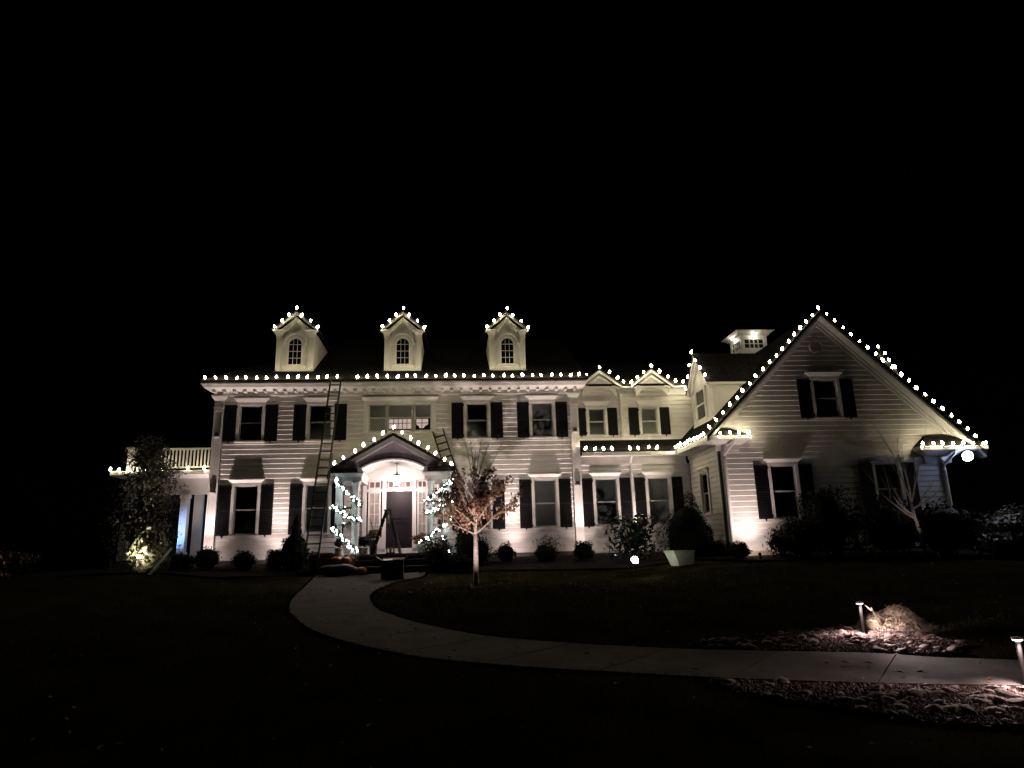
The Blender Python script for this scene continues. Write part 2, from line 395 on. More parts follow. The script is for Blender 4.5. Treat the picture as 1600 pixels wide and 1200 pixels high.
for x in (-2.33, -2.16, -1.99, -1.82, -1.24): build('muntin', M().box(x-.012, x+.012, 26.27, 26.295, 6.3, 6.7), RED, lw)
build('muntin', M().box(-2.5, -1.0, 26.265, 26.268, 6.50, 6.525), RED, lw)

# left and right pilasters, frieze, modillions and cornice of the main block
def pilaster(x0, x1, z0, z1, name='pilaster'):
    m = M(); Y = 26
    m.box(x0-.03, x1+.03, Y-.14, Y+.1, z0, z0+.32); m.box(x0, x1, Y-.09, Y+.1, z0+.32, z1-.5)
    for a, b in ((x0+.0, x0+.055), (x1-.055, x1)): m.box(a, b, Y-.115, Y-.09, z0+.4, z1-.62)
    for z in (z0+.32, 3.85, z1-.62): m.box(x0+.001, x1-.001, Y-.116, Y-.09, z, z+.08)
    m.box(x0-.02, x1+.02, Y-.13, Y+.1, z1-.5, z1-.44); m.box(x0, x1, Y-.1, Y+.1, z1-.44, z1-.2)
    m.frus((x0-.01, x1+.01, Y-.12, Y+.1, z1-.2), (x0-.09, x1+.09, Y-.2, Y+.1, z1-.06)); m.box(x0-.1, x1+.1, Y-.21, Y+.1, z1-.06, z1)
    p = build(name, m, TRIM, HOUSE)
    for z in (6.0, 3.93):
        b = M(); xc = (x0+x1)/2; b.box(xc-.06, xc+.06, Y-.19, Y-.09, z+.03, z+.17); q = build('bracket_box', b, BRONZE, p)
        b = M(); b.box(xc-.10, xc+.10, Y-.2, Y-.09, z-.02, z+.03); build('ledge', b, TRIM, p)
    return p
pilaster(-9.0, -8.66, 1.35, 7.6); pilaster(4.56, 4.88, 1.35, 7.6)
E0, E1 = -9.34, 5.2
m = M(); m.box(-9.0, 4.9, 25.93, 26.1, 7.6, 7.84); m.box(-9.0, 4.9, 25.90, 26.1, 7.58, 7.62); build('frieze', m, TRIM, HOUSE)
build('soffit', M().box(E0+.02, E1-.02, 25.40, 26.05, 7.845, 7.87), TRIM, HOUSE)
m = M(); m.frus((E0+.06, E1-.06, 25.42, 25.6, 7.80), (E0, E1, 25.36, 25.6, 7.92)); m.box(E0-.02, E1+.02, 25.34, 25.6, 7.922, 8.02)
m.frus((E0+.2, E1-.2, 25.62, 26.0, 7.72), (E0+.06, E1-.06, 25.5, 26.0, 7.80)); build('cornice', m, TRIM, HOUSE)
n = 38
for i in range(n):
    x = -8.95+i*(13.7/(n-1)); build('modillion', M().box(x-.055, x+.055, 25.55, 25.93, 7.655, 7.722), TRIM, HOUSE)
# body of the house behind the front wall
def shingles(p00, p10, p01, p11, name='roof', mt=None, step=.16, parent=None, th=.07):
    """roof plane: eave p00->p10, top p01->p11, laid as stepped courses"""
    a, b, c, d = (Vector(p) for p in (p00, p10, p01, p11)); n = (b-a).cross(c-a).normalized() if (c-a).length > .01 else Vector((0, 0, 1))
    if n.z < 0: n = -n
    L = ((c-a).length+(d-b).length)/2; k = max(2, int(L/step)); m = M()
    base = [a-n*th, b-n*th, d-n*th, c-n*th, a-n*.001, b-n*.001, d-n*.001, c-n*.001]; m.hexa(base)
    o = build(name, m, SHINGLE, parent or HOUSE)
    m = M()
    for i in range(k):
        t0, t1 = i/k, min(1, (i+1.15)/k)
        q0, q1, q2, q3 = a.lerp(c, t0), b.lerp(d, t0), b.lerp(d, t1), a.lerp(c, t1)
        m.hexa([q0, q1, q2, q3, q0+n*.022, q1+n*.022, q2+n*.006, q3+n*.006])
    s = build('shingle_courses', m, SHINGLE, o if parent is None else parent, stuff=True)
    return o
SL = .577
RZ = 8.02+(31.2-25.34)*SL
shingles((E0-.05, 25.30, 8.03), (E1+.05, 25.30, 8.03), (E0-.05+4.5, 31.2, RZ), (E1+.05, 31.2, RZ))
shingles((E0-.05, 25.30, 8.03), (E0-.05, 37, 8.03), (E0+4.45, 31.2, RZ), (E0+4.45, 31.25, RZ))
m = M(); m.box(-9.0, -8.84, 26.1, 36, 1.3, 7.84); m.box(4.7, 4.86, 26.1, 36, 1.3, 7.84); m.box(-8.84, 4.7, 35.8, 36, 1.3, 7.84); build('outer_wall', m, SIDING, HOUSE)
build('dark_interior', M().box(-8.8, 4.65, 27.6, 27.7, 1.3, 5.6), DARKROOM, HOUSE)
build('foundation', M().box(-8.97, 4.87, 25.99, 26.2, .9, 1.5), CONC, HOUSE)

# ---- roof dormers with arched windows
def arc(cx_, cz, r, a0, a1, n): return [(cx_+r*math.cos(a0+(a1-a0)*i/n), cz+r*math.sin(a0+(a1-a0)*i/n)) for i in range(n+1)]
DORMERGLASS = mat('dark_glass', (.006, .006, .007), .12, .1, 2, spec=.5)
def dormer(cx):
    Y = 26.42; hw = .73; zb, ze, za = 8.5, 10.3, 10.93
    d = link('dormer', None, HOUSE, Vector((cx, Y, zb))-wloc(HOUSE))
    m = M(); m.prism([(cx-hw, zb), (cx+hw, zb), (cx+hw, ze), (cx, za-.02), (cx-hw, ze)], Y, Y+.1); build('dormer_wall', m, TRIM, d)
    for s in (-1, 1):
        yb = 25.3+(ze-8.03)/SL
        m = M(); x0, x1 = sorted((cx+s*hw, cx+s*(hw-.1))); m.prism([(Y+.1, 8.35), (Y+.1, ze), (yb+.1, ze)], x0, x1, 'x'); build('cheek', m, SIDING, d)
        # corner pilasters
        m = M(); xa, xb = sorted((cx+s*hw, cx+s*(hw-.2))); m.box(xa-.0, xb, Y-.07, Y, zb+.22, ze-.2); m.box(xa-.02, xb+.02, Y-.10, Y, ze-.26, ze-.2); m.frus((xa-.01, xb+.01, Y-.09, Y, ze-.2), (xa-.09, xb+.07, Y-.19, Y, ze-.03)); build('pilaster', m, TRIM, d)
        # raking board and roof slope
        m = M(); e = (cx+s*(hw+.14), ze-.02); t = .13
        m.prism([e, (cx, za+.06), (cx, za+.06+t), (e[0]+s*.03, e[1]+.06)], Y-.16, Y); build('raking_board', m, TRIM, d)
        m = M(); m.prism([(cx+s*(hw+.17), ze+.0), (cx, za+.07+t), (cx, za+.07+t+.05), (cx+s*(hw+.2), ze+.05)], Y-.20, yb+1.4); build('dormer_roof', m, SHINGLE, d)
        m = M(); xa, xb = sorted((cx+s*(hw+.14), cx+s*(hw-.36))); m.frus((xa, xb, Y-.22, Y, ze-.028), (xa, xb, Y-.20, Y, ze+.035)); build('cornice_return', m, TRIM, d)
        m = M(); m.prism([(cx+s*(hw-.28), ze+.12), (cx, za-.02), (cx, za-.20), (cx+s*(hw-.34), ze-.03)], Y-.11, Y); build('inner_moulding', m, TRIM, d)
    m = M(); m.frus((cx-hw-.06, cx+hw+.06, Y-.10, Y, zb), (cx-hw-.04, cx+hw+.04, Y-.09, Y, zb+.15)); m.box(cx-hw+.06, cx+hw-.06, Y-.03, Y, zb+.14, zb+.2); build('base_board', m, TRIM, d)
    # arched window
    r, zs = .245, 9.76; zb2 = 8.93
    w = link('arched_window', None, d, (0, 0, 0))
    outer = [(cx-r-.11, zb2)]+[(p, q) for p, q in arc(cx, zs, r+.11, math.pi, 0, 14)]+[(cx+r+.11, zb2)]
    inner = [(cx-r, zb2)]+[(p, q) for p, q in arc(cx, zs, r, math.pi, 0, 14)]+[(cx+r, zb2)]
    m = M()
    for i in range(len(outer)-1):
        o0, o1, i1, i0 = outer[i], outer[i+1], inner[i+1], inner[i]
        m.hexa([(o0[0], Y-.07, o0[1]), (i0[0], Y-.07, i0[1]), (i0[0], Y-.005, i0[1]), (o0[0], Y-.005, o0[1]), (o1[0], Y-.07, o1[1]), (i1[0], Y-.07, i1[1]), (i1[0], Y-.005, i1[1]), (o1[0], Y-.005, o1[1])])
    m.box(cx-r-.16, cx+r+.16, Y-.1, Y, zb2-.07, zb2-.002); build('arched_frame', m, TRIM, w)
    hood = arc(cx, zs, r+.23, math.pi, 0, 14); hi = arc(cx, zs, r+.15, math.pi, 0, 14); m = M()
    for i in range(14):
        o0, o1, i1, i0 = hood[i], hood[i+1], hi[i+1], hi[i]
        m.hexa([(o0[0], Y-.17, o0[1]), (i0[0], Y-.17, i0[1]), (i0[0], Y-.005, i0[1]), (o0[0], Y-.005, o0[1]), (o1[0], Y-.17, o1[1]), (i1[0], Y-.17, i1[1]), (i1[0], Y-.005, i1[1]), (o1[0], Y-.005, o1[1])])
    build('hood_moulding', m, TRIM, w)
    build('pane', M().prism(inner, Y-.02, Y-.006), DORMERGLASS, w)
    m = M()
    for x in (-.08, .08): m.box(cx+x-.012, cx+x+.012, Y-.034, Y-.021, zb2, zs+.2)
    for z in (9.2, 9.48, 9.76): m.box(cx-r, cx+r, Y-.036, Y-.022, z-.012, z+.012)
    build('muntins', m, MULL, w)
    return d
for c in (-6.24, -2.02, 2.19): dormer(c)

# ---- wing between main block and garage
wholesA = [(5.83-.42, 5.83+.42, *LO), (7.90-.42, 7.90+.42, *LO)]
wall((0, 26, 0), (1, 0, 0), (0, -1, 0), rlim(4.9, 9.2), 1.4, 4.72, wholesA)
for c in (5.83, 7.90): winset(c, 26, *LO, W, 1.26, .2, sw=.42)
m = M(); m.box(4.9, 9.08, 25.95, 26.1, 4.72, 5.04); m.box(4.9, 9.09, 25.90, 26.1, 4.70, 4.76); build('frieze', m, TRIM, HOUSE)
m = M(); m.box(4.9, 8.72, 25.60, 26.02, 5.04, 5.07); m.box(4.9, 8.66, 25.55, 25.62, 5.02, 5.2); build('cornice', m, TRIM, HOUSE)
m = M(); m.box(4.9, 9.2, 25.99, 26.2, .9, 1.4); build('foundation', m, CONC, HOUSE)
shingles((4.9, 25.52, 5.21), (8.72, 25.52, 5.21), (4.9, 26.75, 5.86), (9.42, 26.75, 5.86))
w2 = [(5.75-.33, 5.75+.33, 6.02, 7.08), (7.92-.33, 7.92+.33, 6.02, 7.08)]
wall((0, 26.6, 0), (1, 0, 0), (0, -1, 0), lambda z: (4.95, min(10.6, 8.72+max(0, (z-5.2))/.975)), 5.74, 7.62, w2)
for c in (5.75, 7.92): winset(c, 26.6, 6.02, 7.08, .66, 1.08, .26, sw=.40)
m = M(); m.box(4.9, 9.1, 26.56, 26.6, 5.70, 5.86); m.box(6.80, 6.90, 26.55, 26.6, 5.88, 7.6); m.box(4.95, 5.0, 26.55, 26.6, 5.88, 7.6); build('corner_board', m, TRIM, HOUSE)
m = M(); m.tube([(6.76, 26.42, 7.75), (6.76, 26.50, 7.6), (6.76, 26.5, 5.85)], .035, 8); build('downspout', m, TRIM, HOUSE)
m = M(); m.box(4.9, 10.4, 26.54, 26.6, 7.62, 7.86); m.box(4.9, 10.2, 26.42, 26.6, 7.86, 7.9); m.box(4.9, 10.2, 26.30, 26.45, 7.88, 7.99); build('cornice', m, TRIM, HOUSE)
shingles((4.9, 26.26, 8.0), (12.5, 26.26, 8.0), (4.9, 31, 10.2), (12.5, 31, 10.2))
for cx_, za in ((5.90, 8.55), (8.05, 8.58)):
    d = link('wall_gable', None, HOUSE, Vector((cx_, 26.4, 7.8))-wloc(HOUSE)); hw = .86
    build('gable_wall', M().prism([(cx_-hw+.12, 7.75), (cx_+hw-.12, 7.75), (cx_+hw-.12, 7.9), (cx_, za-.06), (cx_-hw+.12, 7.9)], 26.36, 26.56), SIDING, d)
    m = M(); m.prism(arc(cx_, 7.1, .78, math.radians(150), math.radians(30), 12)+[(cx_+.67, 7.9), (cx_, 8.4), (cx_-.67, 7.9)], 26.33, 26.36); build('arched_fascia', m, TRIM, d)
    for s in (-1, 1):
        m = M(); m.prism([(cx_+s*hw, 7.86), (cx_, za-.06), (cx_, za+.05), (cx_+s*(hw+.02), 7.97)], 26.22, 26.36); build('raking_board', m, TRIM, d)
        m = M(); m.prism([(cx_+s*(hw+.05), 7.95), (cx_, za+.052), (cx_, za+.09), (cx_+s*(hw+.07), 8.0)], 26.18, 27.6); build('gable_roof', m, SHINGLE, d)
        m = M(); m.prism([(cx_+s*(hw-.16), 7.82), (cx_, za-.28), (cx_, za-.18), (cx_+s*(hw-.08), 7.87)], 26.28, 26.34); build('inner_moulding', m, TRIM, d)
# small interior lamp behind the right upper wing window
b = M().lathe([(.01, 0), (.045, .03), (.045, .07), (.01, .1)], (7.80, 26.80, 6.80), 8); build('interior_bulb', b, emit('interior_bulb', (1, .95, .9), 8), HOUSE, smooth=True)
m = M(); m.tube([(6.84, 25.58, 5.03), (6.84, 25.80, 4.86), (6.84, 25.89, 4.74), (6.84, 25.89, 1.5)], .042, 8); build('downspout', m, TRIM, HOUSE)

# ---- garage / gabled wing
GX, GA, GS, GY = 13.22, 9.66, .975, 22.6
GL, GR = 9.2, 17.2
def glim(z):
    h = (GA-.42-z)/GS; return (max(GL if z < 5.0 else 8.8, GX-h), min(GR if z < 4.74 else 18.3, GX+h))
gh = [(GX-.44, GX+.44, *UP), (11.28-.44, 11.28+.44, *LO), (15.05-.44, 15.05+.44, *LO)]
wall((0, GY, 0), (1, 0, 0), (0, -1, 0), glim, 1.34, 9.30, gh)
winset(GX, GY, *UP, .88, 1.36, .25, sw=.48); winset(11.28, GY, *LO, .88, 1.3, .2, sw=.48, hd=.2); winset(15.05, GY, *LO, .88, 1.3, .2, sw=.48, hd=.2)
build('foundation', M().box(GL, GR, GY-.01, GY+.2, .6, 1.34), mat('tan_concrete', (.42, .36, .27), .9, .1, 4, .3), HOUSE)
# round gable vent
m = M(); rr = arc(13.1, 8.47, .27, 0, 2*math.pi, 20)[:-1]; ri_ = arc(13.1, 8.47, .20, 0, 2*math.pi, 20)[:-1]
for i in range(20):
    j = (i+1) % 20; o0, o1, i1, i0 = rr[i], rr[j], ri_[j], ri_[i]
    m.hexa([(o0[0], GY-.06, o0[1]), (i0[0], GY-.06, i0[1]), (i0[0], GY-.0, i0[1]), (o0[0], GY-.0, o0[1]), (o1[0], GY-.06, o1[1]), (i1[0], GY-.06, i1[1]), (i1[0], GY, i1[1]), (o1[0], GY, o1[1])])
v = build('round_vent', m, SIDING, HOUSE)
for k in range(5):
    z = 8.31+k*.07; hwd = math.sqrt(max(.001, .2**2-(z+.03-8.47)**2)); build('louver', M().frus((13.1-hwd, 13.1+hwd, GY-.05, GY-.03, z), (13.1-hwd, 13.1+hwd, GY-.035, GY-.025, z+.06)), SIDING, v)
# corner boards
build('corner_board', M().box(GL-.03, GL+.13, GY-.045, GY+.13, 1.2, 4.9), TRIM, HOUSE)
build('corner_board', M().box(GR-.13, GR+.03, GY-.045, GY+.13, 1.2, 4.9), TRIM, HOUSE)
# rake boards, soffit, roof planes
for s, xe, ze in ((-1, 8.62, GA-GS*(GX-8.62)), (1, 18.55, GA-GS*(18.55-GX))):
    x0 = xe; 
    m = M(); m.prism([(x0, ze-.16), (GX, GA-.16), (GX, GA+.0), (x0, ze+.0)], GY-.42, GY-.36); build('raking_board', m, TRIM, HOUSE)
    m = M(); m.prism([(x0, ze-.17), (GX, GA-.17), (GX, GA-.14), (x0, ze-.14)], GY-.36, GY+.0); build('soffit', m, TRIM, HOUSE)
    xi = xe - s*.22; m = M(); m.prism([(xi, ze-.42+.22*GS), (GX, GA-.44), (GX, GA-.18), (xi, ze-.18+.22*GS)], GY-.045, GY-.0); build('frieze', m, TRIM, HOUSE)
    m = M(); m.prism([(xi, ze-.27+.22*GS), (GX, GA-.27), (GX, GA-.175), (xi, ze-.175+.22*GS)], GY-.10, GY-.046); build('bed_moulding', m, TRIM, HOUSE)
    a = (x0, GY-.44, ze+.03); b = (GX, GY-.44, GA+.03)
    shingles((x0-s*-.04, GY-.46, ze+.0), (x0-s*-.04, 36, ze+.0), (GX, GY-.46, GA+.045), (GX, 36, GA+.045))
# side wall towards the wing (facing left)
sh = [(-.36+24.42, .36+24.42, 2.72, 4.15)]
wall((GL, 0, 0), (0, 1, 0), (-1, 0, 0), rlim(GY+.13, 25.9), 1.34, 4.86, sh)
window((GL, 24.42, 2.72), .72, 1.43, 1.0, .16, rz=-math.pi/2, hd=.12)
m = M(); m.box(GL-.04, GL+.1, GY+.13, 25.95, 4.86, 5.0); m.box(8.72, GL+.05, GY-.0, 25.94, 5.0, 5.03); build('frieze', m, TRIM, HOUSE)
m = M(); m.box(8.55, 8.66, GY-.44, 25.54, 5.0, 5.2); build('cornice', m, TRIM, HOUSE)
build('foundation', M().box(GL+.001, GL+.2, GY+.2, 25.99, .8, 1.34), CONC, HOUSE)
# left return roof
m = M(); m.hexa([(8.58, GY-.44, 5.19), (10.12, GY-.44, 5.19), (10.12, GY-.0, 5.19), (8.58, GY-.0, 5.19), (9.06, GY-.12, 5.50), (9.5, GY-.12, 5.50), (9.5, GY-.01, 5.50), (9.06, GY-.01, 5.50)]); build('return_roof', m, SHINGLE, HOUSE)
m = M(); m.box(8.56, 10.14, GY-.44, GY, 5.06, 5.185); m.frus((8.9, 9.9, GY-.2, GY, 4.93), (8.6, 10.1, GY-.4, GY, 5.06)); m.box(8.98, 9.8, GY-.07, GY, 4.72, 4.93); build('return_cornice', m, TRIM, HOUSE)
# right return roof
m = M(); m.hexa([(16.15, GY-.46, 4.72), (18.62, GY-.46, 4.72), (18.62, GY-.0, 4.72), (16.15, GY-.0, 4.72), (16.6, GY-.12, 5.12), (17.55, GY-.12, 5.12), (17.55, GY-.01, 5.12), (16.6, GY-.01, 5.12)]); build('return_roof', m, SHINGLE, HOUSE)
m = M(); m.box(16.13, 18.64, GY-.46, GY+1.5, 4.58, 4.715); m.frus((16.5, 17.6, GY-.2, GY, 4.40), (16.2, 18.5, GY-.42, GY, 4.58)); m.box(16.5, 17.5, GY-.07, GY, 4.16, 4.40); build('return_cornice', m, TRIM, HOUSE)
# gooseneck downspouts
def goose(x, zt, dx, zb):
    m = M(); Y = GY-.42; m.tube([(x, Y, zt), (x, Y+.02, zt-.12), (x-dx*.5, Y+.2, zt-.32), (x-dx, GY-.1, zt-.48), (x-dx, GY-.09, zt-.62), (x-dx, GY-.09, zb)], .05, 8)
    return build('downspout', m, TRIM, HOUSE)
goose(9.45, 5.06, .22, 1.4); goose(17.40, 4.58, .25, 1.3)
m = M(); m.tube([(GL-.085, GY+.10, 4.9), (GL-.085, GY+.10, 1.35)], .05, 8); build('downspout', m, mat('dark_downspout', (.05, .045, .045), .5), HOUSE)
m = M(); m.box(17.04, 17.2, GY+.13, 36, .9, 4.75); build('outer_wall', m, SIDING, HOUSE)
m = M(); m.box(9.25, 17.0, GY+.7, GY+.8, 1.3, 5.0); m.box(12, 14.5, GY+.7, GY+.8, 5.0, 7.9); build('dark_interior', m, DARKROOM, HOUSE)
build('dark_interior', M().box(4.95, 9.1, 27.2, 27.3, 1.3, 7.8), mat('dim_room', (.07, .065, .055), .9), HOUSE)
# side dormers on the garage roof
def sidedormer(s):
    X = GX+s*3.68; yc, hw = 24.92, .95; zr = GA-GS*3.68; zb = zr-.05; ze, za = 7.45, 8.72
    d = link('side_dormer', None, HOUSE, Vector((X, yc, zb))-wloc(HOUSE))
    def xr(z): return GX+s*(GA-z)/GS
    x0, x1 = sorted((X, X-s*.1))
    build('dormer_wall', M().prism([(yc-hw, zb), (yc+hw, zb), (yc+hw, ze), (yc, za-.05), (yc-hw, ze)], x0, x1, 'x'), TRIM, d)
    for q in (-1, 1):
        y0, y1 = sorted((yc+q*hw, yc+q*(hw-.1)))
        build('cheek', M().prism([(X-s*.1, zb+.08), (X-s*.1, ze), (xr(ze)-s*.05, ze)], y0, y1), SIDING, d)
        m = M(); m.prism([(yc+q*(hw+.16), ze-.05), (yc, za+.0), (yc, za+.13), (yc+q*(hw+.19), ze+.04)], X+s*.0, X+s*.16, 'x') ; build('raking_board', m, TRIM, d)
        m = M(); m.prism([(yc+q*(hw+.21), ze+.02), (yc, za+.135), (yc, za+.18), (yc+q*(hw+.23), ze+.07)], *sorted((X+s*.19, X-s*2.7)), ax='x'); build('dormer_roof', m, SHINGLE, d)
        m = M(); y0, y1 = sorted((yc+q*hw, yc+q*(hw+.19))); xa, xb = sorted((X+s*.15, X-s*1.65)); m.box(xa, xb, y0, y1, ze-.06, ze+.03); build('eave_board', m, TRIM, d)
        m = M(); y0, y1 = sorted((yc+q*hw, yc+q*(hw-.17))); xa, xb = sorted((X, X+s*.035)); m.box(xa, xb, y0, y1, zb+.1, ze-.08); build('corner_board', m, TRIM, d)
        m = M(); m.prism([(yc+q*(hw-.1), ze-.04), (yc, za-.22), (yc, za-.06), (yc+q*(hw), ze+.06)], *sorted((X, X+s*.08)), ax='x'); build('bed_moulding', m, TRIM, d)
    # window of the dormer
    w = link('window', None, d, (0, 0, 0)); xa, xb = sorted((X+s*.002, X+s*.06)); a, b, c, e = yc-.42, yc+.42, zb+.28, ze-.06
    m = M(); m.box(xa, xb, a-.12, a, c-.1, e+.1); m.box(xa, xb, b, b+.12, c-.1, e+.1); m.box(xa, xb, a, b, e, e+.1); m.box(xa, xb, a, b, c-.1, c); m.box(xa, xb-s*.0, a, b, (c+e)/2-.025, (c+e)/2+.025); build('window_frame', m, TRIM, w)
    xa, xb = sorted((X+s*.004, X+s*.02)); m = M(); m.box(xa, xb, a, b, c, (c+e)/2-.026); build('pane', m, DG, w); m = M(); m.box(xa, xb, a, b, (c+e)/2+.026, e); build('pane', m, DG, w)
    m = M(); xa, xb = sorted((X, X+s*.05)); m.box(xa, xb, yc-hw-.02, yc+hw+.02, zb+.0, zb+.13); build('base_board', m, TRIM, d)
DG = mat('dark_window_glass', (.02, .02, .02), .12, .1, 2, spec=.5)
sidedormer(-1); sidedormer(1)
# cupola on the ridge
cu = link('cupola', None, HOUSE, Vector((GX+.05, 28.2, 9.6))-wloc(HOUSE)); X, Y = GX+.22, 28.7; h = .60
build('cupola_base', M().frus((X-h-.06, X+h+.06, Y-h-.06, Y+h+.06, 9.1), (X-h-.06, X+h+.06, Y-h-.06, Y+h+.06, 9.930)), TRIM, cu)
m = M()
for sx in (-1, 1):
    for sy in (-1, 1):
        xa, xb = sorted((X+sx*h, X+sx*(h-.16))); ya, yb = sorted((Y+sy*h, Y+sy*(h-.16))); m.box(xa, xb, ya, yb, 9.930, 10.670)
m.box(X-h+.01, X+h-.01, Y-h+.01, Y+h-.01, 9.930, 10.090); m.box(X-h+.01, X+h-.01, Y-h+.01, Y+h-.01, 10.490, 10.670); build('cupola_wall', m, TRIM, cu)
build('pane', M().box(X-h+.06, X+h-.06, Y-h+.06, Y+h-.06, 10.090, 10.490), DG, cu)
m = M()
for k in (-.2, .0, .2): m.box(X+k-.02, X+k+.02, Y-h+.02, Y-h+.06, 10.090, 10.490); m.box(X-h+.02, X-h+.06, Y+k-.02, Y+k+.02, 10.090, 10.490)
m.box(X-h+.16, X+h-.16, Y-h+.022, Y-h+.058, 10.280, 10.310); m.box(X-h+.022, X-h+.058, Y-h+.16, Y+h-.16, 10.280, 10.310); build('muntins', m, MULL, cu)
m = M(); m.box(X-h-.1, X+h+.1, Y-h-.1, Y+h+.1, 10.670, 10.730); m.frus((X-h-.12, X+h+.12, Y-h-.12, Y+h+.12, 10.731), (X-h-.3, X+h+.3, Y-h-.3, Y+h+.3, 10.840)); build('cupola_cornice', m, TRIM, cu)
m = M(); m.frus((X-h-.32, X+h+.32, Y-h-.32, Y+h+.32, 10.842), (X-.02, X+.02, Y-.02, Y+.02, 11.270)); build('cupola_roof', m, SHINGLE, cu)
CUPL = emit('cupola_lamp', (1, .9, .7), 10)
for nm, px, py in (('cupola_lamp', X, Y-h-.14), ('cupola_lamp', X-h-.14, Y)):
    L_ = build(nm, M().lathe([(.02, 0), (.045, .02), (.045, .06), (.02, .075)], (px, py, 10.650), 8), CUPL, cu)
    point('cupola_lamp_light', (px, py, 10.590), 4, (1, .88, .72), .03, cu)

# ---- side porch with roof balcony, left
PY = 26.7
bx = M(); bx.box(-12.75, -9.0, PY-.3, 31, 4.70, 4.86); bx.frus((-12.4, -9.0, PY, 31, 4.58), (-12.72, -9.0, PY-.28, 31, 4.70)); build('side_porch_cornice', bx, TRIM, HOUSE)
build('side_porch_frieze', M().box(-12.3, -9.0, PY+.02, PY+.2, 3.98, 4.58), TRIM, HOUSE)
build('side_porch_ceiling', M().box(-12.3, -9.0, PY+.2, 31, 4.5, 4.57), TRIM, HOUSE)
build('side_porch_floor', M().box(-12.5, -9.0, PY-.1, 31, 1.0, 1.62), CONC, HOUSE)
for (x0, x1, y0, y1) in ((-10.24, -9.98, PY, PY+.26), (-12.3, -12.02, PY, PY+.26)): 
    m = M(); m.box(x0, x1, y0, y1, 1.62, 3.98); m.box(x0-.03, x1+.03, y0-.03, y1+.03, 1.62, 1.85); m.box(x0-.03, x1+.03, y0-.03, y1+.03, 3.84, 3.975); build('porch_column', m, TRIM, HOUSE)
build('side_porch_wall', M().box(-9.93, -9.6, PY+.5, PY+.65, 1.62, 4.5), SIDING, HOUSE)
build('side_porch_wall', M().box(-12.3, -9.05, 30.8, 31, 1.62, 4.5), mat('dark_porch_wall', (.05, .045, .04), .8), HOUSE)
# balustrade
bal = link('balustrade', None, HOUSE, Vector((-11, PY+.1, 4.86))-wloc(HOUSE))
build('top_rail', M().box(-12.0, -9.0, PY+.06, PY+.18, 5.68, 5.75), TRIM, bal)
build('bottom_rail', M().box(-12.0, -9.0, PY+.07, PY+.17, 4.98, 5.04), TRIM, bal)
i = 0; x = -9.12
while x > -11.95:
    build('baluster', M().box(x-.025, x+.025, PY+.09, PY+.15, 5.04, 5.68), TRIM, bal); x -= .133
m = M(); m.box(-12.32, -12.0, PY+.0, PY+.3, 4.87, 5.72); m.box(-12.36, -11.96, PY-.04, PY+.34, 5.72, 5.78); build('newel_post', m, TRIM, bal)

# ------------------------------------------------------------------ front porch
PX = -2.13; FY = 24.0
build('porch_deck', M().box(-4.3, -.0, 23.9, 26.0, 1.52, 1.6), mat('bluestone', (.22, .23, .24), .6, .1, 4, .2), HOUSE)
build('porch_base', M().box(-4.25, -.05, 23.95, 25.95, .7, 1.52), BRICKM, HOUSE)
st = link('front_steps', None, HOUSE, Vector((PX, 23.5, 1.0))-wloc(HOUSE))
for k, (y0, z1) in enumerate(((23.55, 1.40), (23.2, 1.20))):
    build('riser', M().box(PX-1.35, PX+1.35, y0+.03, y0+.39, .7, z1-.05), BRICKM, st)
    build('tread', M().box(PX-1.38, PX+1.38, y0, y0+.34, z1-.05, z1), mat('dark_bluestone', (.07, .07, .075), .7, .1, 4, .2), st)
# entry: door, sidelights, transoms
Y = 26.0
def rect_frame(m, x0, x1, z0, z1, y0, y1, t):
    m.box(x0, x0+t, y0, y1, z0, z1); m.box(x1-t, x1, y0, y1, z0, z1); m.box(x0+t, x1-t, y0+.001, y1-.001, z1-t, z1); m.box(x0+t, x1-t, y0+.001, y1-.001, z0, z0+t)
en = link('entry_surround', None, HOUSE, Vector((PX, Y, 1.6))-wloc(HOUSE))
m = M(); m.box(-3.4, -.82, Y-.02, Y+.1, 1.6, 1.78)
for x in (-3.4, -2.68, -1.57, -.98): m.box(x, x+.14, Y-.08, Y+.08, 1.78, 4.33)
m.box(-3.4, -.84, Y-.085, Y+.08, 3.86, 3.96); m.box(-3.4, -.84, Y-.085, Y+.08, 4.27, 4.38); m.box(-3.26, -2.68, Y-.05, Y+.05, 1.78, 2.2); m.box(-1.43, -.98, Y-.05, Y+.05, 1.78, 2.2)
build('entry_frame', m, TRIM, en)
dr = link('front_door', None, HOUSE, Vector((PX, Y, 1.78))-wloc(HOUSE))
m = M(); x0, x1 = -2.54, -1.57; m.box(x0, x1, Y-.01, Y+.05, 1.78, 3.86)
build('door_leaf', m, DOORM, dr)
m = M(); xc = (x0+x1)/2
rect_frame(m, x0+.13, x1-.13, 1.95, 2.75, Y-.035, Y-.01, .045)
pa = [(x0+.13, 2.85), (x1-.13, 2.85)]+arc(xc, 3.32, .355, 0, math.pi, 16)
pi_ = [(x0+.175, 2.895), (x1-.175, 2.895)]+arc(xc, 3.32, .31, 0, math.pi, 16)
for i in range(len(pa)):
    j = (i+1) % len(pa); o0, o1, i1, i0 = pa[i], pa[j], pi_[j], pi_[i]
    m.hexa([(o0[0], Y-.035, o0[1]), (i0[0], Y-.035, i0[1]), (i0[0], Y-.011, i0[1]), (o0[0], Y-.011, o0[1]), (o1[0], Y-.035, o1[1]), (i1[0], Y-.035, i1[1]), (i1[0], Y-.011, i1[1]), (o1[0], Y-.011, o1[1])])
build('door_moulding', m, DOORM, dr)
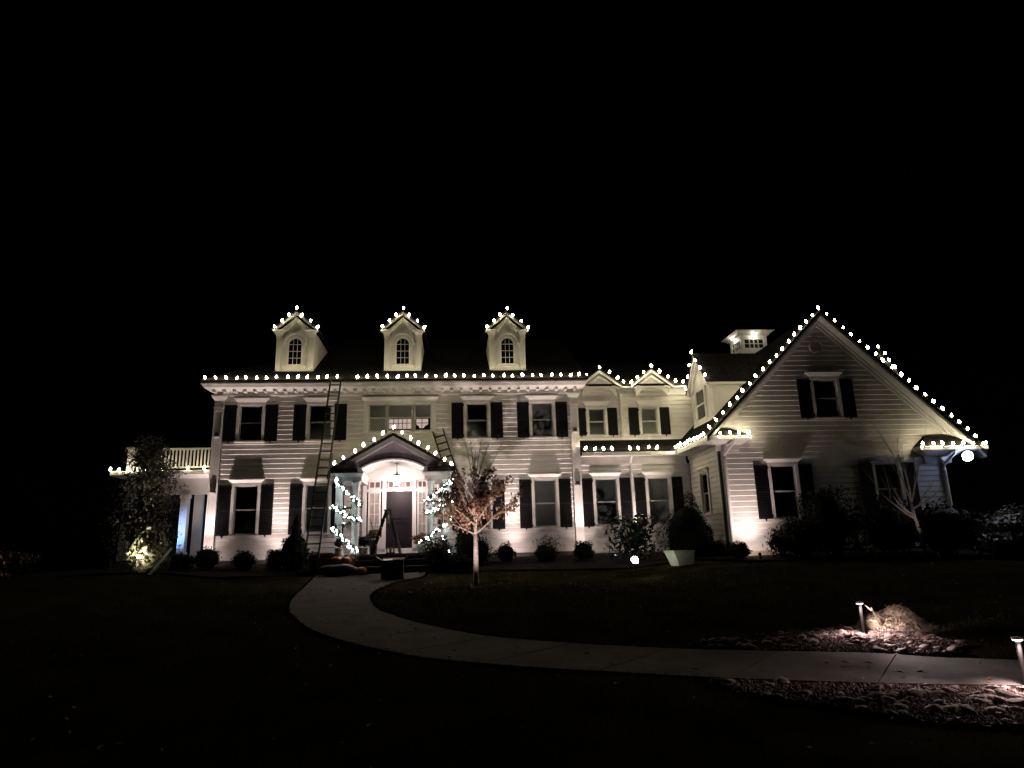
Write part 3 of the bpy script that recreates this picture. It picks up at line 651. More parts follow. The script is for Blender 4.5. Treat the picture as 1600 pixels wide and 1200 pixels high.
m = M(); m.tube([(x0+.1, Y-.07, 2.72), (x0+.1, Y-.07, 2.98)], .016, 8); m.box(x0+.07, x0+.13, Y-.05, Y-.011, 2.68, 3.02); m.lathe([(.02, 0), (.035, .02), (.02, .05)], (x0+.1, Y-.075, 3.08), 8); build('door_handle', m, ALU, dr)
TRANSOM = mat('transom_glass', (.16, .10, .09), .15)
LITE = mat('curtained_glass', (.42, .37, .34), .25, .08, 4)
for (a, b) in ((-3.2, -2.74), (-1.39, -1.02)):
    sd = link('sidelight', None, en, (0, 0, 0))
    build('pane', M().box(a+.05, b-.05, Y-.005, Y+.0, 2.25, 3.8), LITE, sd)
    m = M(); rect_frame(m, a, b, 2.2, 3.86, Y-.04, Y-.006, .06); m.box((a+b)/2-.012, (a+b)/2+.012, Y-.035, Y-.006, 2.26, 3.8)
    for k in range(1, 4): m.box(a+.06, b-.06, Y-.034, Y-.007, 2.26+k*.385-.012, 2.26+k*.385+.012)
    build('muntins', m, TRIM, sd)
for (a, b, n) in ((-3.2, -2.74, 2), (-2.50, -1.61, 4), (-1.39, -1.02, 2)):
    tr_ = link('transom', None, en, (0, 0, 0)); rect = M(); rect_frame(rect, a, b, 3.97, 4.26, Y-.04, Y-.006, .045)
    for k in range(1, n): x = a+(b-a)*k/n; rect.box(x-.02, x+.02, Y-.039, Y-.007, 4.01, 4.22)
    build('muntins', rect, TRIM, tr_)
    for k in range(n): build('pane', M().box(a+(b-a)*k/n+.03, a+(b-a)*(k+1)/n-.03, Y-.005, Y, 4.0, 4.24), TRANSOM, tr_)
# columns, beams, vault, pediment, roof
def column(x, y, w):
    m = M(); m.box(x-w/2-.04, x+w/2+.04, y-w/2-.04, y+w/2+.04, 1.6, 1.78); m.box(x-w/2, x+w/2, y-w/2, y+w/2, 1.78, 3.98); m.box(x-w/2-.02, x+w/2+.02, y-w/2-.02, y+w/2+.02, 3.86, 3.9); m.frus((x-w/2-.01, x+w/2+.01, y-w/2-.01, y+w/2+.01, 3.98), (x-w/2-.06, x+w/2+.06, y-w/2-.06, y+w/2+.06, 4.09))
    c = build('porch_column', m, TRIM, HOUSE); return c
for x in (-3.98, -.28): column(x, 24.22, .22)
for x in (-3.42, -.84): 
    m = M(); m.lathe([(.17, 0), (.17, .06), (.14, .09), (.13, .15), (.125, 1.2), (.11, 2.26), (.14, 2.3), (.15, 2.4), (.17, 2.41), (.17, 2.49)], (x, 24.25, 1.6), 20); build('porch_column', m, TRIM, HOUSE, smooth=True)
for x0, x1 in ((-4.12, -3.22), (-1.04, -.12)):
    build('porch_beam', M().box(x0, x1, FY+.1, 25.97, 4.09, 4.36), TRIM, HOUSE)
    build('beam_moulding', M().frus((x0-.02, x1+.02, FY+.08, 25.93, 4.24), (x0-.07, x1+.07, FY+.02, 25.93, 4.35)), TRIM, HOUSE)
vr = 2.2; cz = 4.80-vr
va = [(p, q) for p, q in arc(PX, cz, vr, math.radians(90+30), math.radians(90-30), 20)]
vb = [(p, q) for p, q in arc(PX, cz, vr+.05, math.radians(90+30), math.radians(90-30), 20)]
m = M()
for i in range(20):
    a0, a1, b1, b0 = va[i], va[i+1], vb[i+1], vb[i]
    m.hexa([(a0[0], FY+.02, a0[1]), (a1[0], FY+.02, a1[1]), (a1[0], 25.93, a1[1]), (a0[0], 25.93, a0[1]), (b0[0], FY+.02, b0[1]), (b1[0], FY+.02, b1[1]), (b1[0], 25.93, b1[1]), (b0[0], 25.93, b0[1])])
build('barrel_vault', m, TRIM, HOUSE)
m = M(); m.prism([(-3.4, 4.38), (-.84, 4.38)]+list(reversed([(p, q-.003) for p, q in va])), 25.93, 25.97); build('tympanum_wall', m, TRIM, HOUSE)
# flared ends of the vault over the beams
for s in (-1, 1):
    xs_ = sorted((PX+s*1.10, PX+s*1.26)); m = M(); m.prism([(PX+s*1.0, 4.35), (PX+s*1.27, 4.35), (PX+s*1.27, 4.56), (PX+s*1.13, 4.56)], FY+.03, 25.92); build('springing_moulding', m, TRIM, HOUSE)
pz = 5.62; ez = 4.42; phw = 2.12
ped = [(PX-1.9, 4.37), (PX-1.28, 4.37), (PX-1.28, 4.50)]+[(p, q+.0) for p, q in vb if abs(p-PX) < 1.2]+[(PX+1.28, 4.50), (PX+1.28, 4.37), (PX+1.9, 4.37), (PX, pz-.14)]
m = M()
top = [(PX-1.9+3.8*i/40, 4.38+(1.9-abs(-1.9+3.8*i/40))*(pz-.16-4.38)/1.9) for i in range(41)]
def under(x):
    d = abs(x-PX); return 4.37 if d > 1.1 else cz+math.sqrt((vr+.055)**2-d*d)
for i in range(40):
    (xa, za), (xb, zb_) = top[i], top[i+1]; ua, ub = under(xa), under(xb)
    if za <= ua and zb_ <= ub: continue
    m.hexa([(xa, FY+.04, ua), (xb, FY+.04, ub), (xb, FY+.12, ub), (xa, FY+.12, ua), (xa, FY+.04, max(za, ua+.002)), (xb, FY+.04, max(zb_, ub+.002)), (xb, FY+.12, max(zb_, ub+.002)), (xa, FY+.12, max(za, ua+.002))])
build('pediment_panel', m, DARKPED, HOUSE)
m = M()
for i in range(20):
    a0, a1 = vb[i], vb[i+1]; k = .045
    if abs(a0[0]-PX) > 1.2 and abs(a1[0]-PX) > 1.2: continue
    m.hexa([(a0[0], FY-.02, a0[1]+.004), (a1[0], FY-.02, a1[1]+.004), (a1[0], FY+.035, a1[1]+.004), (a0[0], FY+.035, a0[1]+.004), (a0[0], FY-.02, a0[1]+k), (a1[0], FY-.02, a1[1]+k), (a1[0], FY+.035, a1[1]+k), (a0[0], FY+.035, a0[1]+k)])
build('arch_moulding', m, mat('dark_moulding', (.03, .025, .028), .5), HOUSE)
for s in (-1, 1):
    ex = PX+s*phw
    m = M(); m.prism([(ex, ez-.02), (PX, pz+.0), (PX, pz+.08), (ex, ez+.08)], FY-.14, FY+.0); build('raking_board', m, mat('grey_brown_fascia', (.22, .19, .165), .7), HOUSE)
    m = M(); m.prism([(ex-s*.30, ez+.0), (PX, pz-.17), (PX, pz-.005), (ex-s*.02, ez+.0)], FY-.10, FY+.035); build('bed_moulding', m, TRIM, HOUSE)
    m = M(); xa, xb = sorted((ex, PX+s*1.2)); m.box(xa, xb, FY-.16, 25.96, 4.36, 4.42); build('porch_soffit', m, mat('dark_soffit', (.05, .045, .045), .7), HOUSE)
    m = M(); m.box(xa, xb, FY-.19, FY-.12, 4.355, 4.50); build('gutter', m, DKLADDER, HOUSE)
    shingles((ex+s*.04, FY-.2, ez+.06), (ex+s*.04, 25.95, ez+.06), (PX, FY-.2, pz+.09), (PX, 25.95, pz+.09))
# wall sconces beside the entry
for x in (-3.72, -.58):
    sc_ = link('wall_sconce', None, HOUSE, Vector((x, 25.97, 3.9))-wloc(HOUSE))
    build('sconce_glass', M().lathe([(.03, -.18), (.075, -.14), (.08, .1), (.06, .17), (.02, .21)], (x, 25.87, 3.95), 12), mat('frosted_sconce', (.8, .76, .72), .3), sc_, smooth=True)
    build('sconce_plate', M().box(x-.05, x+.05, 25.93, 25.965, 3.62, 4.1), BRONZE, sc_)
    build('junction_box', M().box(x-.05, x+.06, 25.88, 25.965, 2.62, 2.80), BLACKMETAL, HOUSE)

# hanging lantern
lx, ly, lz = -2.07, 24.9, 4.0
ln = thing('porch_lantern', 'glowing glass lantern hanging on a rod above the front door', 'lantern', (lx, ly, lz))
m = M(); m.lathe([(.05, 0), (.05, .02)], (lx, ly, 4.76), 12); m.tube([(lx, ly, 4.76), (lx, ly, 4.46)], .012, 6); build('rod', m, BRONZE, ln)
m = M(); m.lathe([(.16, 0), (.15, .02), (.04, .07), (.02, .13)], (lx, ly, 4.33), 16); build('lantern_cap', m, BRONZE, ln, smooth=True)
build('lantern_glass', M().lathe([(.05, 0), (.10, .02), (.14, .2), (.15, .31)], (lx, ly, 4.0), 16), LANT, ln, smooth=True)
point('lantern_light', (lx, ly-.0, 3.93), 135, (1, .76, .73), .08, ln)
m = M()
for k in range(4):
    t = math.pi/4+k*math.pi/2; m.tube([(lx+.06*math.cos(t), ly+.06*math.sin(t), 3.99), (lx+.165*math.cos(t), ly+.165*math.sin(t), 4.33)], .007, 4)
build('lantern_bars', m, BRONZE, ln)

# ------------------------------------------------------------------ light strings
bm_ = M().lathe([(.012, -.045), (.030, -.02), (.050, .0), (.056, .03), (.044, .075), (.022, .11), (.006, .13)], n=8)
bm_.v = [(a*.76, b*.76, c*.80) for a, b, c in bm_.v]
BULB = bpy.data.meshes.new('bulb'); BULB.from_pydata(bm_.v, [], bm_.f); BULB.materials.append(BULBM); BULB.shade_smooth()
sk = M().lathe([(.022, -.10), (.026, -.045), (.016, -.043)], n=6); SOCK = bpy.data.meshes.new('socket'); SOCK.from_pydata(sk.v, [], sk.f); SOCK.materials.append(CORD)
ledm = M().lathe([(.006, -.02), (.020, 0), (.022, .015), (.010, .034)], n=6)
LED = bpy.data.meshes.new('led'); LED.from_pydata(ledm.v, [], ledm.f); LED.materials.append(LEDM)
def string(label, pts, seed=0, skip=(), yoff=0):
    """cord with bulbs at the given points"""
    t = thing('light_string', label, 'string lights', pts[0], 'warm white bulb strings on the roof edges')
    rr_ = random.Random(seed); L = [Vector(p) for p in pts]
    m = M(); path_ = []
    for i, p in enumerate(L):
        path_.append(p+Vector((0, .02, -.09)))
        if i < len(L)-1: path_.append((p+L[i+1])/2+Vector((0, .02, -.115)))
    m.tube(path_, .008, 4); build('cord', m, CORD, t)
    for i, p in enumerate(L):
        if i in skip: continue
        o = link('bulb', BULB, t, p-L[0]+Vector((rr_.uniform(-.03, .03), 0, rr_.uniform(-.022, .018)))); o.rotation_euler = (rr_.uniform(-.5, .3), rr_.uniform(-.6, .6), 0); q = rr_.uniform(.82, 1.12); o.scale = (q, q, q)
        s = link('socket', SOCK, o)
    return t
def seg(a, b, n, end=True): return [tuple(np.array(a)+(np.array(b)-np.array(a))*i/(n-1)) for i in range(n if end else n-1)]
string('string of warm bulbs along the long main eave', seg((-9.22, 25.38, 8.14), (4.90, 25.38, 8.17), 39), 1, (14,))
for nm, c in (('left', -6.24), ('middle', -2.02), ('right', 2.19)):
    Yd = 26.2; string('seven warm bulbs along the gable of the %s arched dormer' % {'left': 'leftmost', 'middle': 'central', 'right': 'rightmost'}[nm], seg((c-.82, Yd, 10.42), (c, Yd, 11.2), 4, False)+seg((c, Yd, 11.2), (c+.86, Yd, 10.42), 4), 2)
string('string of warm bulbs over the front porch gable', seg((PX-1.98, FY-.2, 4.66), (PX, FY-.2, 5.88), 7, False)+seg((PX, FY-.2, 5.88), (PX+2.08, FY-.2, 4.55), 8), 3)
string('warm bulbs over the two small gables of the middle wing', [(5.15, 26.1, 8.2), (5.32, 26.1, 8.32), (5.90, 26.1, 8.68), (6.26, 26.1, 8.45), (6.60, 26.1, 8.22), (6.86, 26.1, 8.05), (7.14, 26.1, 8.05), (7.42, 26.1, 8.22), (7.70, 26.1, 8.45), (8.05, 26.1, 8.71), (8.38, 26.1, 8.48), (8.71, 26.1, 8.26), (9.0, 26.1, 8.07), (9.32, 26.1, 8.05)], 4)
string('warm bulbs along the low eave of the middle wing', seg((5.0, 25.50, 5.28), (8.15, 25.50, 5.28), 10), 5, (4, 9))
string('close set warm bulbs along the left eave of the garage wing', seg((8.52, 25.45, 5.26), (8.52, 22.35, 5.26), 10), 6)
r0, r1, rA = (8.72, GY-.36, 5.49), (18.62, GY-.36, 4.80), (GX, GY-.36, GA+.14)
string('warm bulbs up the left slope of the large gable', seg(r0, rA, 18), 7)
string('warm bulbs down the right slope of the large gable', seg(rA, r1, 21)[1:], 8)
string('four warm bulbs on the small return roof left of the gable', [(9.0, GY-.5, 5.24), (9.35, GY-.5, 5.24), (9.70, GY-.5, 5.24), (10.02, GY-.5, 5.24), (10.08, GY-.36, 5.27)], 9)
string('warm bulbs on the return roof right of the gable', seg((16.2, GY-.52, 4.76), (18.4, GY-.52, 4.76), 7), 10)
dx = GX-3.68-.2
string('warm bulbs around the gable of the left side dormer', seg((dx, 26.0, 7.72), (dx, 24.92, 8.92), 4, False)+seg((dx, 24.92, 8.92), (dx, 23.82, 7.72), 4), 11)
string('warm bulbs around the side dormer behind the right slope', seg((GX+3.88, 26.0, 7.72), (GX+3.88, 24.92, 9.15), 5, False)+seg((GX+3.88, 24.92, 9.15), (GX+3.88, 23.82, 7.72), 5), 12)
string('warm bulbs along the roof edge of the left side porch', seg((-12.72, PY-.34, 4.90), (-9.35, PY-.34, 4.90), 12), 13, (5, 7, 8, 10))

# ------------------------------------------------------------------ garlands with cool LEDs round the porch columns
def garland(label, ends, seed, tail=None):
    rr_ = random.Random(seed)
    t = thing('garland', label, 'garland', ends[0][0], 'lit garlands wound round the porch columns'); fol = M(); leds = []; cordm = M()
    P = []
    for (a, b, back) in ends:
        a, b = Vector(a), Vector(b); n = 16
        for i in range(n+1):
            u = i/n; p = a.lerp(b, u); p.z -= math.sin(u*math.pi)*.05
            P.append((p, True))
        if back:
            c = Vector(back)
            for i in range(1, 8):
                u = i/8; p = b.lerp(c, u)+Vector((0, math.sin(u*math.pi)*.3, 0)); P.append((p, False))
    pts = [p for p, _ in P]; cordm.tube(pts, .022, 5); build('stem', cordm, CORD, t)
    for i in range(len(pts)-1):
        p, q = pts[i], pts[i+1]
        for k in range(17):
            c = p.lerp(q, rr_.random()); d = Vector((rr_.gauss(0, 1), rr_.gauss(0, 1), rr_.gauss(0, 1))).normalized(); L = rr_.uniform(.06, .17); s = d.cross(Vector((rr_.random(), rr_.random(), 1))).normalized()*.016
            b = len(fol.v); fol.v += [tuple(c-s), tuple(c+s), tuple(c+d*L+s*.5), tuple(c+d*L-s*.5)]; fol.f.append((b, b+1, b+2, b+3))
    build('needles', fol, GARL, t, stuff=True)
    for i, (p, fr) in enumerate(P):
        if not fr: 
            if i % 3: continue
        for k in range(1 if rr_.random() < .55 else 2):
            if not fr and k: continue
            o = link('led', LED, t, p+Vector((rr_.uniform(-.07, .07), -.05 if fr else 0, rr_.uniform(-.07, .07)))-wloc(t)); o.rotation_euler = (rr_.uniform(-2, 2), rr_.uniform(-2, 2), 0)
    return t
y = 24.0
garland('evergreen garland with white lights round the left porch columns',
        [((-4.10, y, 4.20), (-3.20, y, 3.25), (-4.2, y, 3.1)), ((-4.16, y, 3.22), (-3.22, y, 2.72), (-4.15, y, 2.55)), ((-4.12, y, 2.52), (-3.30, y, 1.72), None)], 3)
garland('evergreen garland with white lights round the right porch columns',
        [((-.10, y, 4.05), (-1.0, y, 3.35), (-.12, y, 3.3)), ((-.08, y, 3.32), (-1.02, y, 2.95), (-.1, y, 2.75)), ((-.10, y, 2.72), (-1.15, y, 1.98), None), ((-.35, y-.1, 2.1), (-.12, y-.15, 1.45), None)], 4)

# ------------------------------------------------------------------ plants
def leaves(m, n, c, rad, size, shell=.55, seed=0, droop=0, box=False, aspect=.5):
    r = np.random.default_rng(seed); c = np.array(c, float); rad = np.array(rad, float)
    d = r.normal(size=(n, 3)); d /= np.linalg.norm(d, axis=1)[:, None]
    k = (shell+(1-shell)*r.random(n))[:, None]
    # lumpy outline
    lump = 1+.13*np.sin(d[:, 0]*5+seed)+.12*np.sin(d[:, 2]*6+seed*2)+.1*np.sin(d[:, 1]*7+seed)
    p = c+d*k*rad*lump[:, None]
    nr = d+r.normal(size=(n, 3))*.55; nr /= np.linalg.norm(nr, axis=1)[:, None]
    a = np.cross(nr, r.normal(size=(n, 3))); a /= np.linalg.norm(a, axis=1)[:, None]+1e-9; b_ = np.cross(nr, a)
    s = size*(.6+.8*r.random(n))[:, None]
    a = a*s; b_ = b_*s*aspect
    q = np.stack([p-a, p+b_-nr*s*.15, p+a, p-b_-nr*s*.15], 1).reshape(-1, 3)
    b0 = len(m.v); m.v += [tuple(x) for x in q.tolist()]; m.f += [(b0+4*i, b0+4*i+1, b0+4*i+2, b0+4*i+3) for i in range(n)]
def core(m, c, rad, n=14, seed=0):
    r = random.Random(seed); prof = []
    for i in range(9):
        t = -math.pi/2+math.pi*i/8; prof.append((math.cos(t)*(1+r.uniform(-.06, .06))+.001, math.sin(t)))
    b0 = len(m.v); m.lathe(prof, (0, 0, 0), n)
    m.v[b0:] = [(c[0]+v[0]*rad[0], c[1]+v[1]*rad[1], c[2]+v[2]*rad[2]) for v in m.v[b0:]]
def shrub(name, label, cat, x, y, rx, h, mt, n=1400, size=.035, group='round shrubs planted along the house', seed=0, cr=.82, ry=None, stems=5, trunk=DARKBARK, lift=0.0, aspect=.5, shell=.72):
    z = g(x, y); t = thing(name, label, cat, (x, y, z), group); ry = ry or rx; c = (x, y, z+lift+h/2)
    m = M()
    if cr: core(m, c, (rx*cr, ry*cr, h/2*cr), seed=seed)
    leaves(m, n, c, (rx, ry, h/2), size, shell, seed+1, aspect=aspect); build('foliage', m, mt, t)
    m = M(); rr_ = random.Random(seed)
    for k in range(stems):
        a = rr_.uniform(0, 6.28); m.tube([(x+.04*math.cos(a), y+.04*math.sin(a), z-.05), (x+rx*.4*math.cos(a), y+ry*.4*math.sin(a), z+lift+h*.45)], [.02, .008], 5)
    build('stem', m, trunk, t); return t
GRP = 'round shrubs planted along the house'
shrub('boxwood_shrub', 'dark round shrub in front of the left corner pilaster', 'shrub', -8.5, 24.9, .46, .78, EVERB, seed=1)
shrub('boxwood_shrub', 'low dark shrub beside the blue lit side porch column', 'shrub', -9.35, 24.9, .45, .62, EVERB, seed=2)
shrub('boxwood_shrub', 'round shrub under the leftmost lower window', 'shrub', -7.25, 24.8, .38, .66, EVERB, seed=3)
shrub('boxwood_shrub', 'reddish brown round shrub left of the dark cone tree', 'shrub', -6.15, 24.7, .33, .7, leafmat('reddish_shrub_leaf', (.045, .022, .018)), seed=4)
z = g(-5.45, 24.4)
t = thing('cone_evergreen', 'dark pointed evergreen in front of the second lower window', 'evergreen', (-5.45, 24.4, z)); m = M()
for k in range(9):
    u = k/8; leaves(m, int(650*(1-u*.8)), (-5.45+u*.02, 24.4, z+.25+u*1.35), (.62*(1-u)**1.1+.10, .6*(1-u)+.10, .3), .05, .3, 40+k)
core(m, (-5.45, 24.4, z+.6), (.45, .4, .6)); core(m, (-5.43, 24.4, z+1.3), (.16, .16, .5)); build('foliage', m, EVERB, t)
build('trunk', M().tube([(-5.45, 24.4, z-.1), (-5.45, 24.4, z+1.2)], [.06, .02], 8), DARKBARK, t)
shrub('boxwood_shrub', 'round clipped shrub right of the brown leaved tree', 'shrub', 1.8, 24.75, .36, .66, EVERB, seed=6)
shrub('boxwood_shrub', 'dark shrub directly behind the slim tree trunk', 'shrub', .85, 24.4, .48, 1.0, EVERB, seed=7, cr=.7)
shrub('twiggy_shrub', 'loose twiggy shrub under the lower window left of the wing', 'shrub', 3.35, 24.9, .62, 1.0, TWIG, 900, .045, seed=8, cr=0, shell=.2, aspect=.25, stems=14)
shrub('boxwood_shrub', 'dark dense shrub inside the twiggy one near the pilaster', 'shrub', 3.2, 24.6, .42, .6, EVERB, seed=9)
shrub('boxwood_shrub', 'round shrub at the foot of the right pilaster', 'shrub', 4.6, 24.7, .37, .68, EVERB, seed=10)
shrub('magnolia_shrub', 'glossy leaved magnolia shrub glinting beside the ground floodlight', 'shrub', 6.2, 23.9, .9, 1.75, MAGN, 1000, .10, seed=11, cr=.5, shell=.35, aspect=.42)
shrub('boxwood_globe', 'very large dark domed boxwood behind the white utility box', 'shrub', 8.1, 23.6, .86, 2.7, EVERB, 12000, .030, seed=12, cr=.84, shell=.88, lift=-.75)
shrub('boxwood_shrub', 'small dark shrub at the left corner of the gabled wing', 'shrub', 9.15, 21.9, .38, .55, EVERB, seed=13)
shrub('boxwood_shrub', 'low dark shrub along the recessed wing wall', 'shrub', 9.0, 23.4, .40, .55, EVERB, seed=14)
shrub('boxwood_shrub', 'dark spreading shrub under the lower gable window', 'shrub', 10.95, 21.4, .78, 1.35, EVER, 2200, .05, seed=15, cr=.75)
shrub('leafy_shrub', 'open leafy shrub edging the pink lit garage wall', 'shrub', 10.35, 21.6, .42, 1.0, EVER, 420, .06, seed=16, cr=.3, shell=.3)
shrub('tall_dark_shrub', 'tall dark shrub covering the lower right of the gable window', 'shrub', 11.85, 21.2, .75, 2.35, EVER, 2600, .06, seed=17, cr=.8)
shrub('magnolia_shrub', 'upright magnolia with pale glinting leaves before the gable wall', 'shrub', 12.75, 21.0, .45, 1.9, MAGN, 420, .11, seed=18, cr=.0, shell=.1, aspect=.35)
shrub('tall_dark_shrub', 'broad dark shrub between the magnolia and the bare tree', 'shrub', 14.0, 21.3, 1.0, 1.8, EVER, 2600, .06, seed=19, cr=.8)
shrub('tall_dark_shrub', 'dark shrub right of the bare young tree', 'shrub', 15.7, 21.1, .95, 1.7, EVER, 2400, .06, seed=20, cr=.8)
shrub('grey_shrub', 'greyish spreading shrub at the far right edge', 'shrub', 18.4, 21.2, 1.5, 1.5, leafmat('grey_green_leaf', (.026, .026, .02)), 3000, .06, seed=21, cr=.7)
shrub('grey_shrub', 'low greyish shrub below the blue floodlight', 'shrub', 16.9, 20.2, .8, .75, leafmat('grey_green_leaf_low', (.03, .03, .023)), 1500, .06, seed=22, cr=.6)
shrub('boxwood_shrub', 'dark shrub on the right side of the front steps', 'shrub', -.35, 23.4, .55, .62, EVERB, seed=23)
shrub('brown_shrub', 'brownish bush at the right porch column with fallen lights', 'shrub', -.55, 23.5, .48, .85, leafmat('brown_shrub_leaf', (.05, .03, .022)), 1500, .045, seed=24, cr=.7, lift=.25)
shrub('boxwood_shrub', 'low dark shrub left of the slim tree', 'shrub', .25, 23.3, .48, .5, EVERB, seed=25)
shrub('mum_plant', 'dark round mum plant behind the pumpkins', 'plant', -3.45, 23.7, .26, .5, RUST, 700, .035, seed=26, group='potted autumn plants', lift=.1)
shrub('far_shrub', 'small shrub lit pink at the far left edge', 'shrub', -14.0, 23.4, .75, .9, leafmat('pinkish_dry_leaf', (.10, .07, .05)), 1000, .07, seed=27, cr=.4, shell=.3)
shrub('hydrangea_shrub', 'leafy shrub lit yellow beneath the tall left evergreen', 'shrub', -9.85, 23.4, .60, 1.45, OLIVE, 620, .10, seed=28, cr=.35, shell=.45, aspect=.55)
shrub('tall_dark_shrub', 'tall dark shrub between the porch and the brown leaved tree', 'shrub', .35, 24.3, .36, 1.45, EVERB, 2200, .04, seed=51, cr=.8)
# tall evergreen left of the house
x, y = -10.35, 24.1; z = g(x, y)
t = thing('evergreen_tree', 'tall dark evergreen tree hiding the side porch balcony', 'tree', (x, y, z)); m = M()
for k in range(30):
    u = k/29; rr_ = random.Random(k); w = 1.22*(1-.5*u**5)
    a = rr_.uniform(0, 6.28); leaves(m, 620, (x+.25*w*math.cos(a), y+.25*w*math.sin(a), z+.5+u*3.75), (w*.8, w*.8, .42), .05, .15, 80+k, aspect=.4)
build('crown', m, leafmat('tall_evergreen_leaf', (.07, .066, .042)), t)
m = M(); m.tube([(x, y, z-.1), (x+.05, y, z+1.8), (x, y, z+4.2)], [.1, .07, .02], 8)
for k in range(10):
    a = k*2.4; zz = z+.6+k*.33; m.tube([(x, y, zz), (x+.6*math.cos(a), y+.6*math.sin(a), zz+.5)], [.03, .01], 5)
build('trunk', m, BARK, t)

def grow(m, tips, p, d, L, r, depth, rr_, spread=.55, up=.25, kids=(2, 3)):
    n = 4; pts = [p]; rs = [r]; q = p.copy(); dd = d.copy()
    for i in range(n):
        dd = (dd+Vector((rr_.gauss(0, .09), rr_.gauss(0, .09), rr_.gauss(0, .05)+up*.12))).normalized(); q = q+dd*L/n; pts.append(q.copy()); rs.append(r*(1-.45*(i+1)/n))
        tips.append((q.copy(), depth))
    m.tube(pts, rs, 6 if r > .015 else 4)
    if depth <= 0: return
    for k in range(rr_.randint(*kids)+1):
        i = n if k == 0 else rr_.randint(1, n); a = pts[i]; s = spread if k else spread*.35
        nd = (dd+Vector((rr_.gauss(0, s), rr_.gauss(0, s), rr_.gauss(0, s*.5)+up))).normalized()
        grow(m, tips, a, nd, L*rr_.uniform(.55, .8), rs[i]*.62, depth-1, rr_, spread, up, kids)
# brown leaved young tree
x, y = .60, 20.0; z = g(x, y)
t = thing('young_tree', 'slim young tree keeping dry brown leaves, lit from below', 'tree', (x, y, z)); rr_ = random.Random(12); tips = []
m = M(); m.lathe([(.10, -.05), (.085, .1), (.074, .5), (.066, 1.4)], (x, y, z), 10)
build('trunk', m, BARK, t, smooth=True)
m = M(); base = Vector((x, y, z+1.4))
m.tube([base, base+Vector((.0, 0, .9)), base+Vector((-.02, 0, 1.8)), base+Vector((.03, .0, 2.45))], [.05, .038, .026, .012], 6); tips += [(base+Vector((0, 0, k)), 1) for k in (.9, 1.2, 1.5, 1.8)]
for (a, zz, L, rise) in ((3.0, .0, .85, .55), (0.2, .02, 1.0, .75), (3.6, .25, .8, .7), (5.9, .35, .75, 1.0), (1.6, .3, .7, 1), (2.6, .5, .75, 1.2), (.6, .7, .75, 1.0), (4.6, .1, .75, .9), (5.1, .8, .6, 1.2), (3.3, .95, .65, 1.5), (0, 1.2, .6, 1.6), (2, 1.3, .5, 1.5), (4.2, 1.5, .5, 1.7)):
    grow(m, tips, base+Vector((0, 0, zz)), Vector((math.cos(a), math.sin(a), rise)).normalized(), L, .026, 2, rr_, .45, .2)
for (a, zz, dx_, dz_) in ((0, .95, .95, 1.9), (1, 1.3, .55, 1.7), (2, 1.25, -.30, 1.6), (3, 1.5, -.12, 1.35), (4, 1.45, .22, 1.35)):
    p = base+Vector((0, 0, zz)); q = p+Vector((dx_*.45, .05, dz_*.5)); e = p+Vector((dx_, .08*a-.1, dz_)); m.tube([p, q, e], [.02, .013, .005], 5)
    for k in range(5):
        u = .3+.14*k; c = p.lerp(e, u); m.tube([c, c+Vector((rr_.uniform(-.3, .3), rr_.uniform(-.2, .2), rr_.uniform(.15, .4)))], [.008, .003], 4)
build('limbs', m, BARK, t)
m = M(); r = np.random.default_rng(5)
for (p, dep) in tips:
    hgt = p.z-z
    if hgt > 3.25: continue
    pr = .95 if hgt < 2.6 else .28
    if abs(p.x-x) > 1.15: pr *= .4
    for k in range(5):
        if r.random() > pr: continue
        c = np.array(p)+r.normal(size=3)*.05; d = r.normal(size=3); d[2] -= .9; d /= np.linalg.norm(d); s = np.cross(d, r.normal(size=3)); s /= np.linalg.norm(s); L = r.uniform(.07, .15); w = L*.30; nn = np.cross(d, s)*.015
        b = len(m.v); m.v += [tuple(c), tuple(c+d*L*.5+s*w+nn), tuple(c+d*L), tuple(c+d*L*.5-s*w+nn)]; m.f += [(b, b+1, b+2), (b, b+2, b+3)]
print('leaves', len(m.f)//2, 'tips', len(tips))
build('leaves', m, BROWNLEAF, t, stuff=True)
# bare young tree right
x, y = 14.25, 20.2; z = g(x, y)
t = thing('bare_tree', 'bare leafless young tree in front of the gabled wing', 'tree', (x, y, z)); rr_ = random.Random(4); tips = []
m = M(); m.tube([(x+.06, y, z-.05), (x, y, z+.6), (x-.12, y, z+1.3), (x-.17, y, z+1.75)], [.075, .058, .047, .04], 10); build('trunk', m, BARK, t, smooth=True)
m = M(); base = Vector((x-.12, y, z+1.35))
for (dx_, dz_, L, zz) in ((-1, .45, 1.0, .0), (-.8, .62, 1.15, -.1), (-.45, 1, 1.1, .38), (.5, .95, 1.3, .36), (.9, .25, 1.0, .2), (.0, 1, 1.6, .4), (-.25, 1.3, 1.5, .42)):
    grow(m, tips, base+Vector((0 if zz < .3 else -.04, 0, zz)), Vector((dx_, rr_.uniform(-.3, .3), dz_)).normalized(), L, .030, 2, rr_, .40, .30, (1, 2))
build('limbs', m, BARK, t)

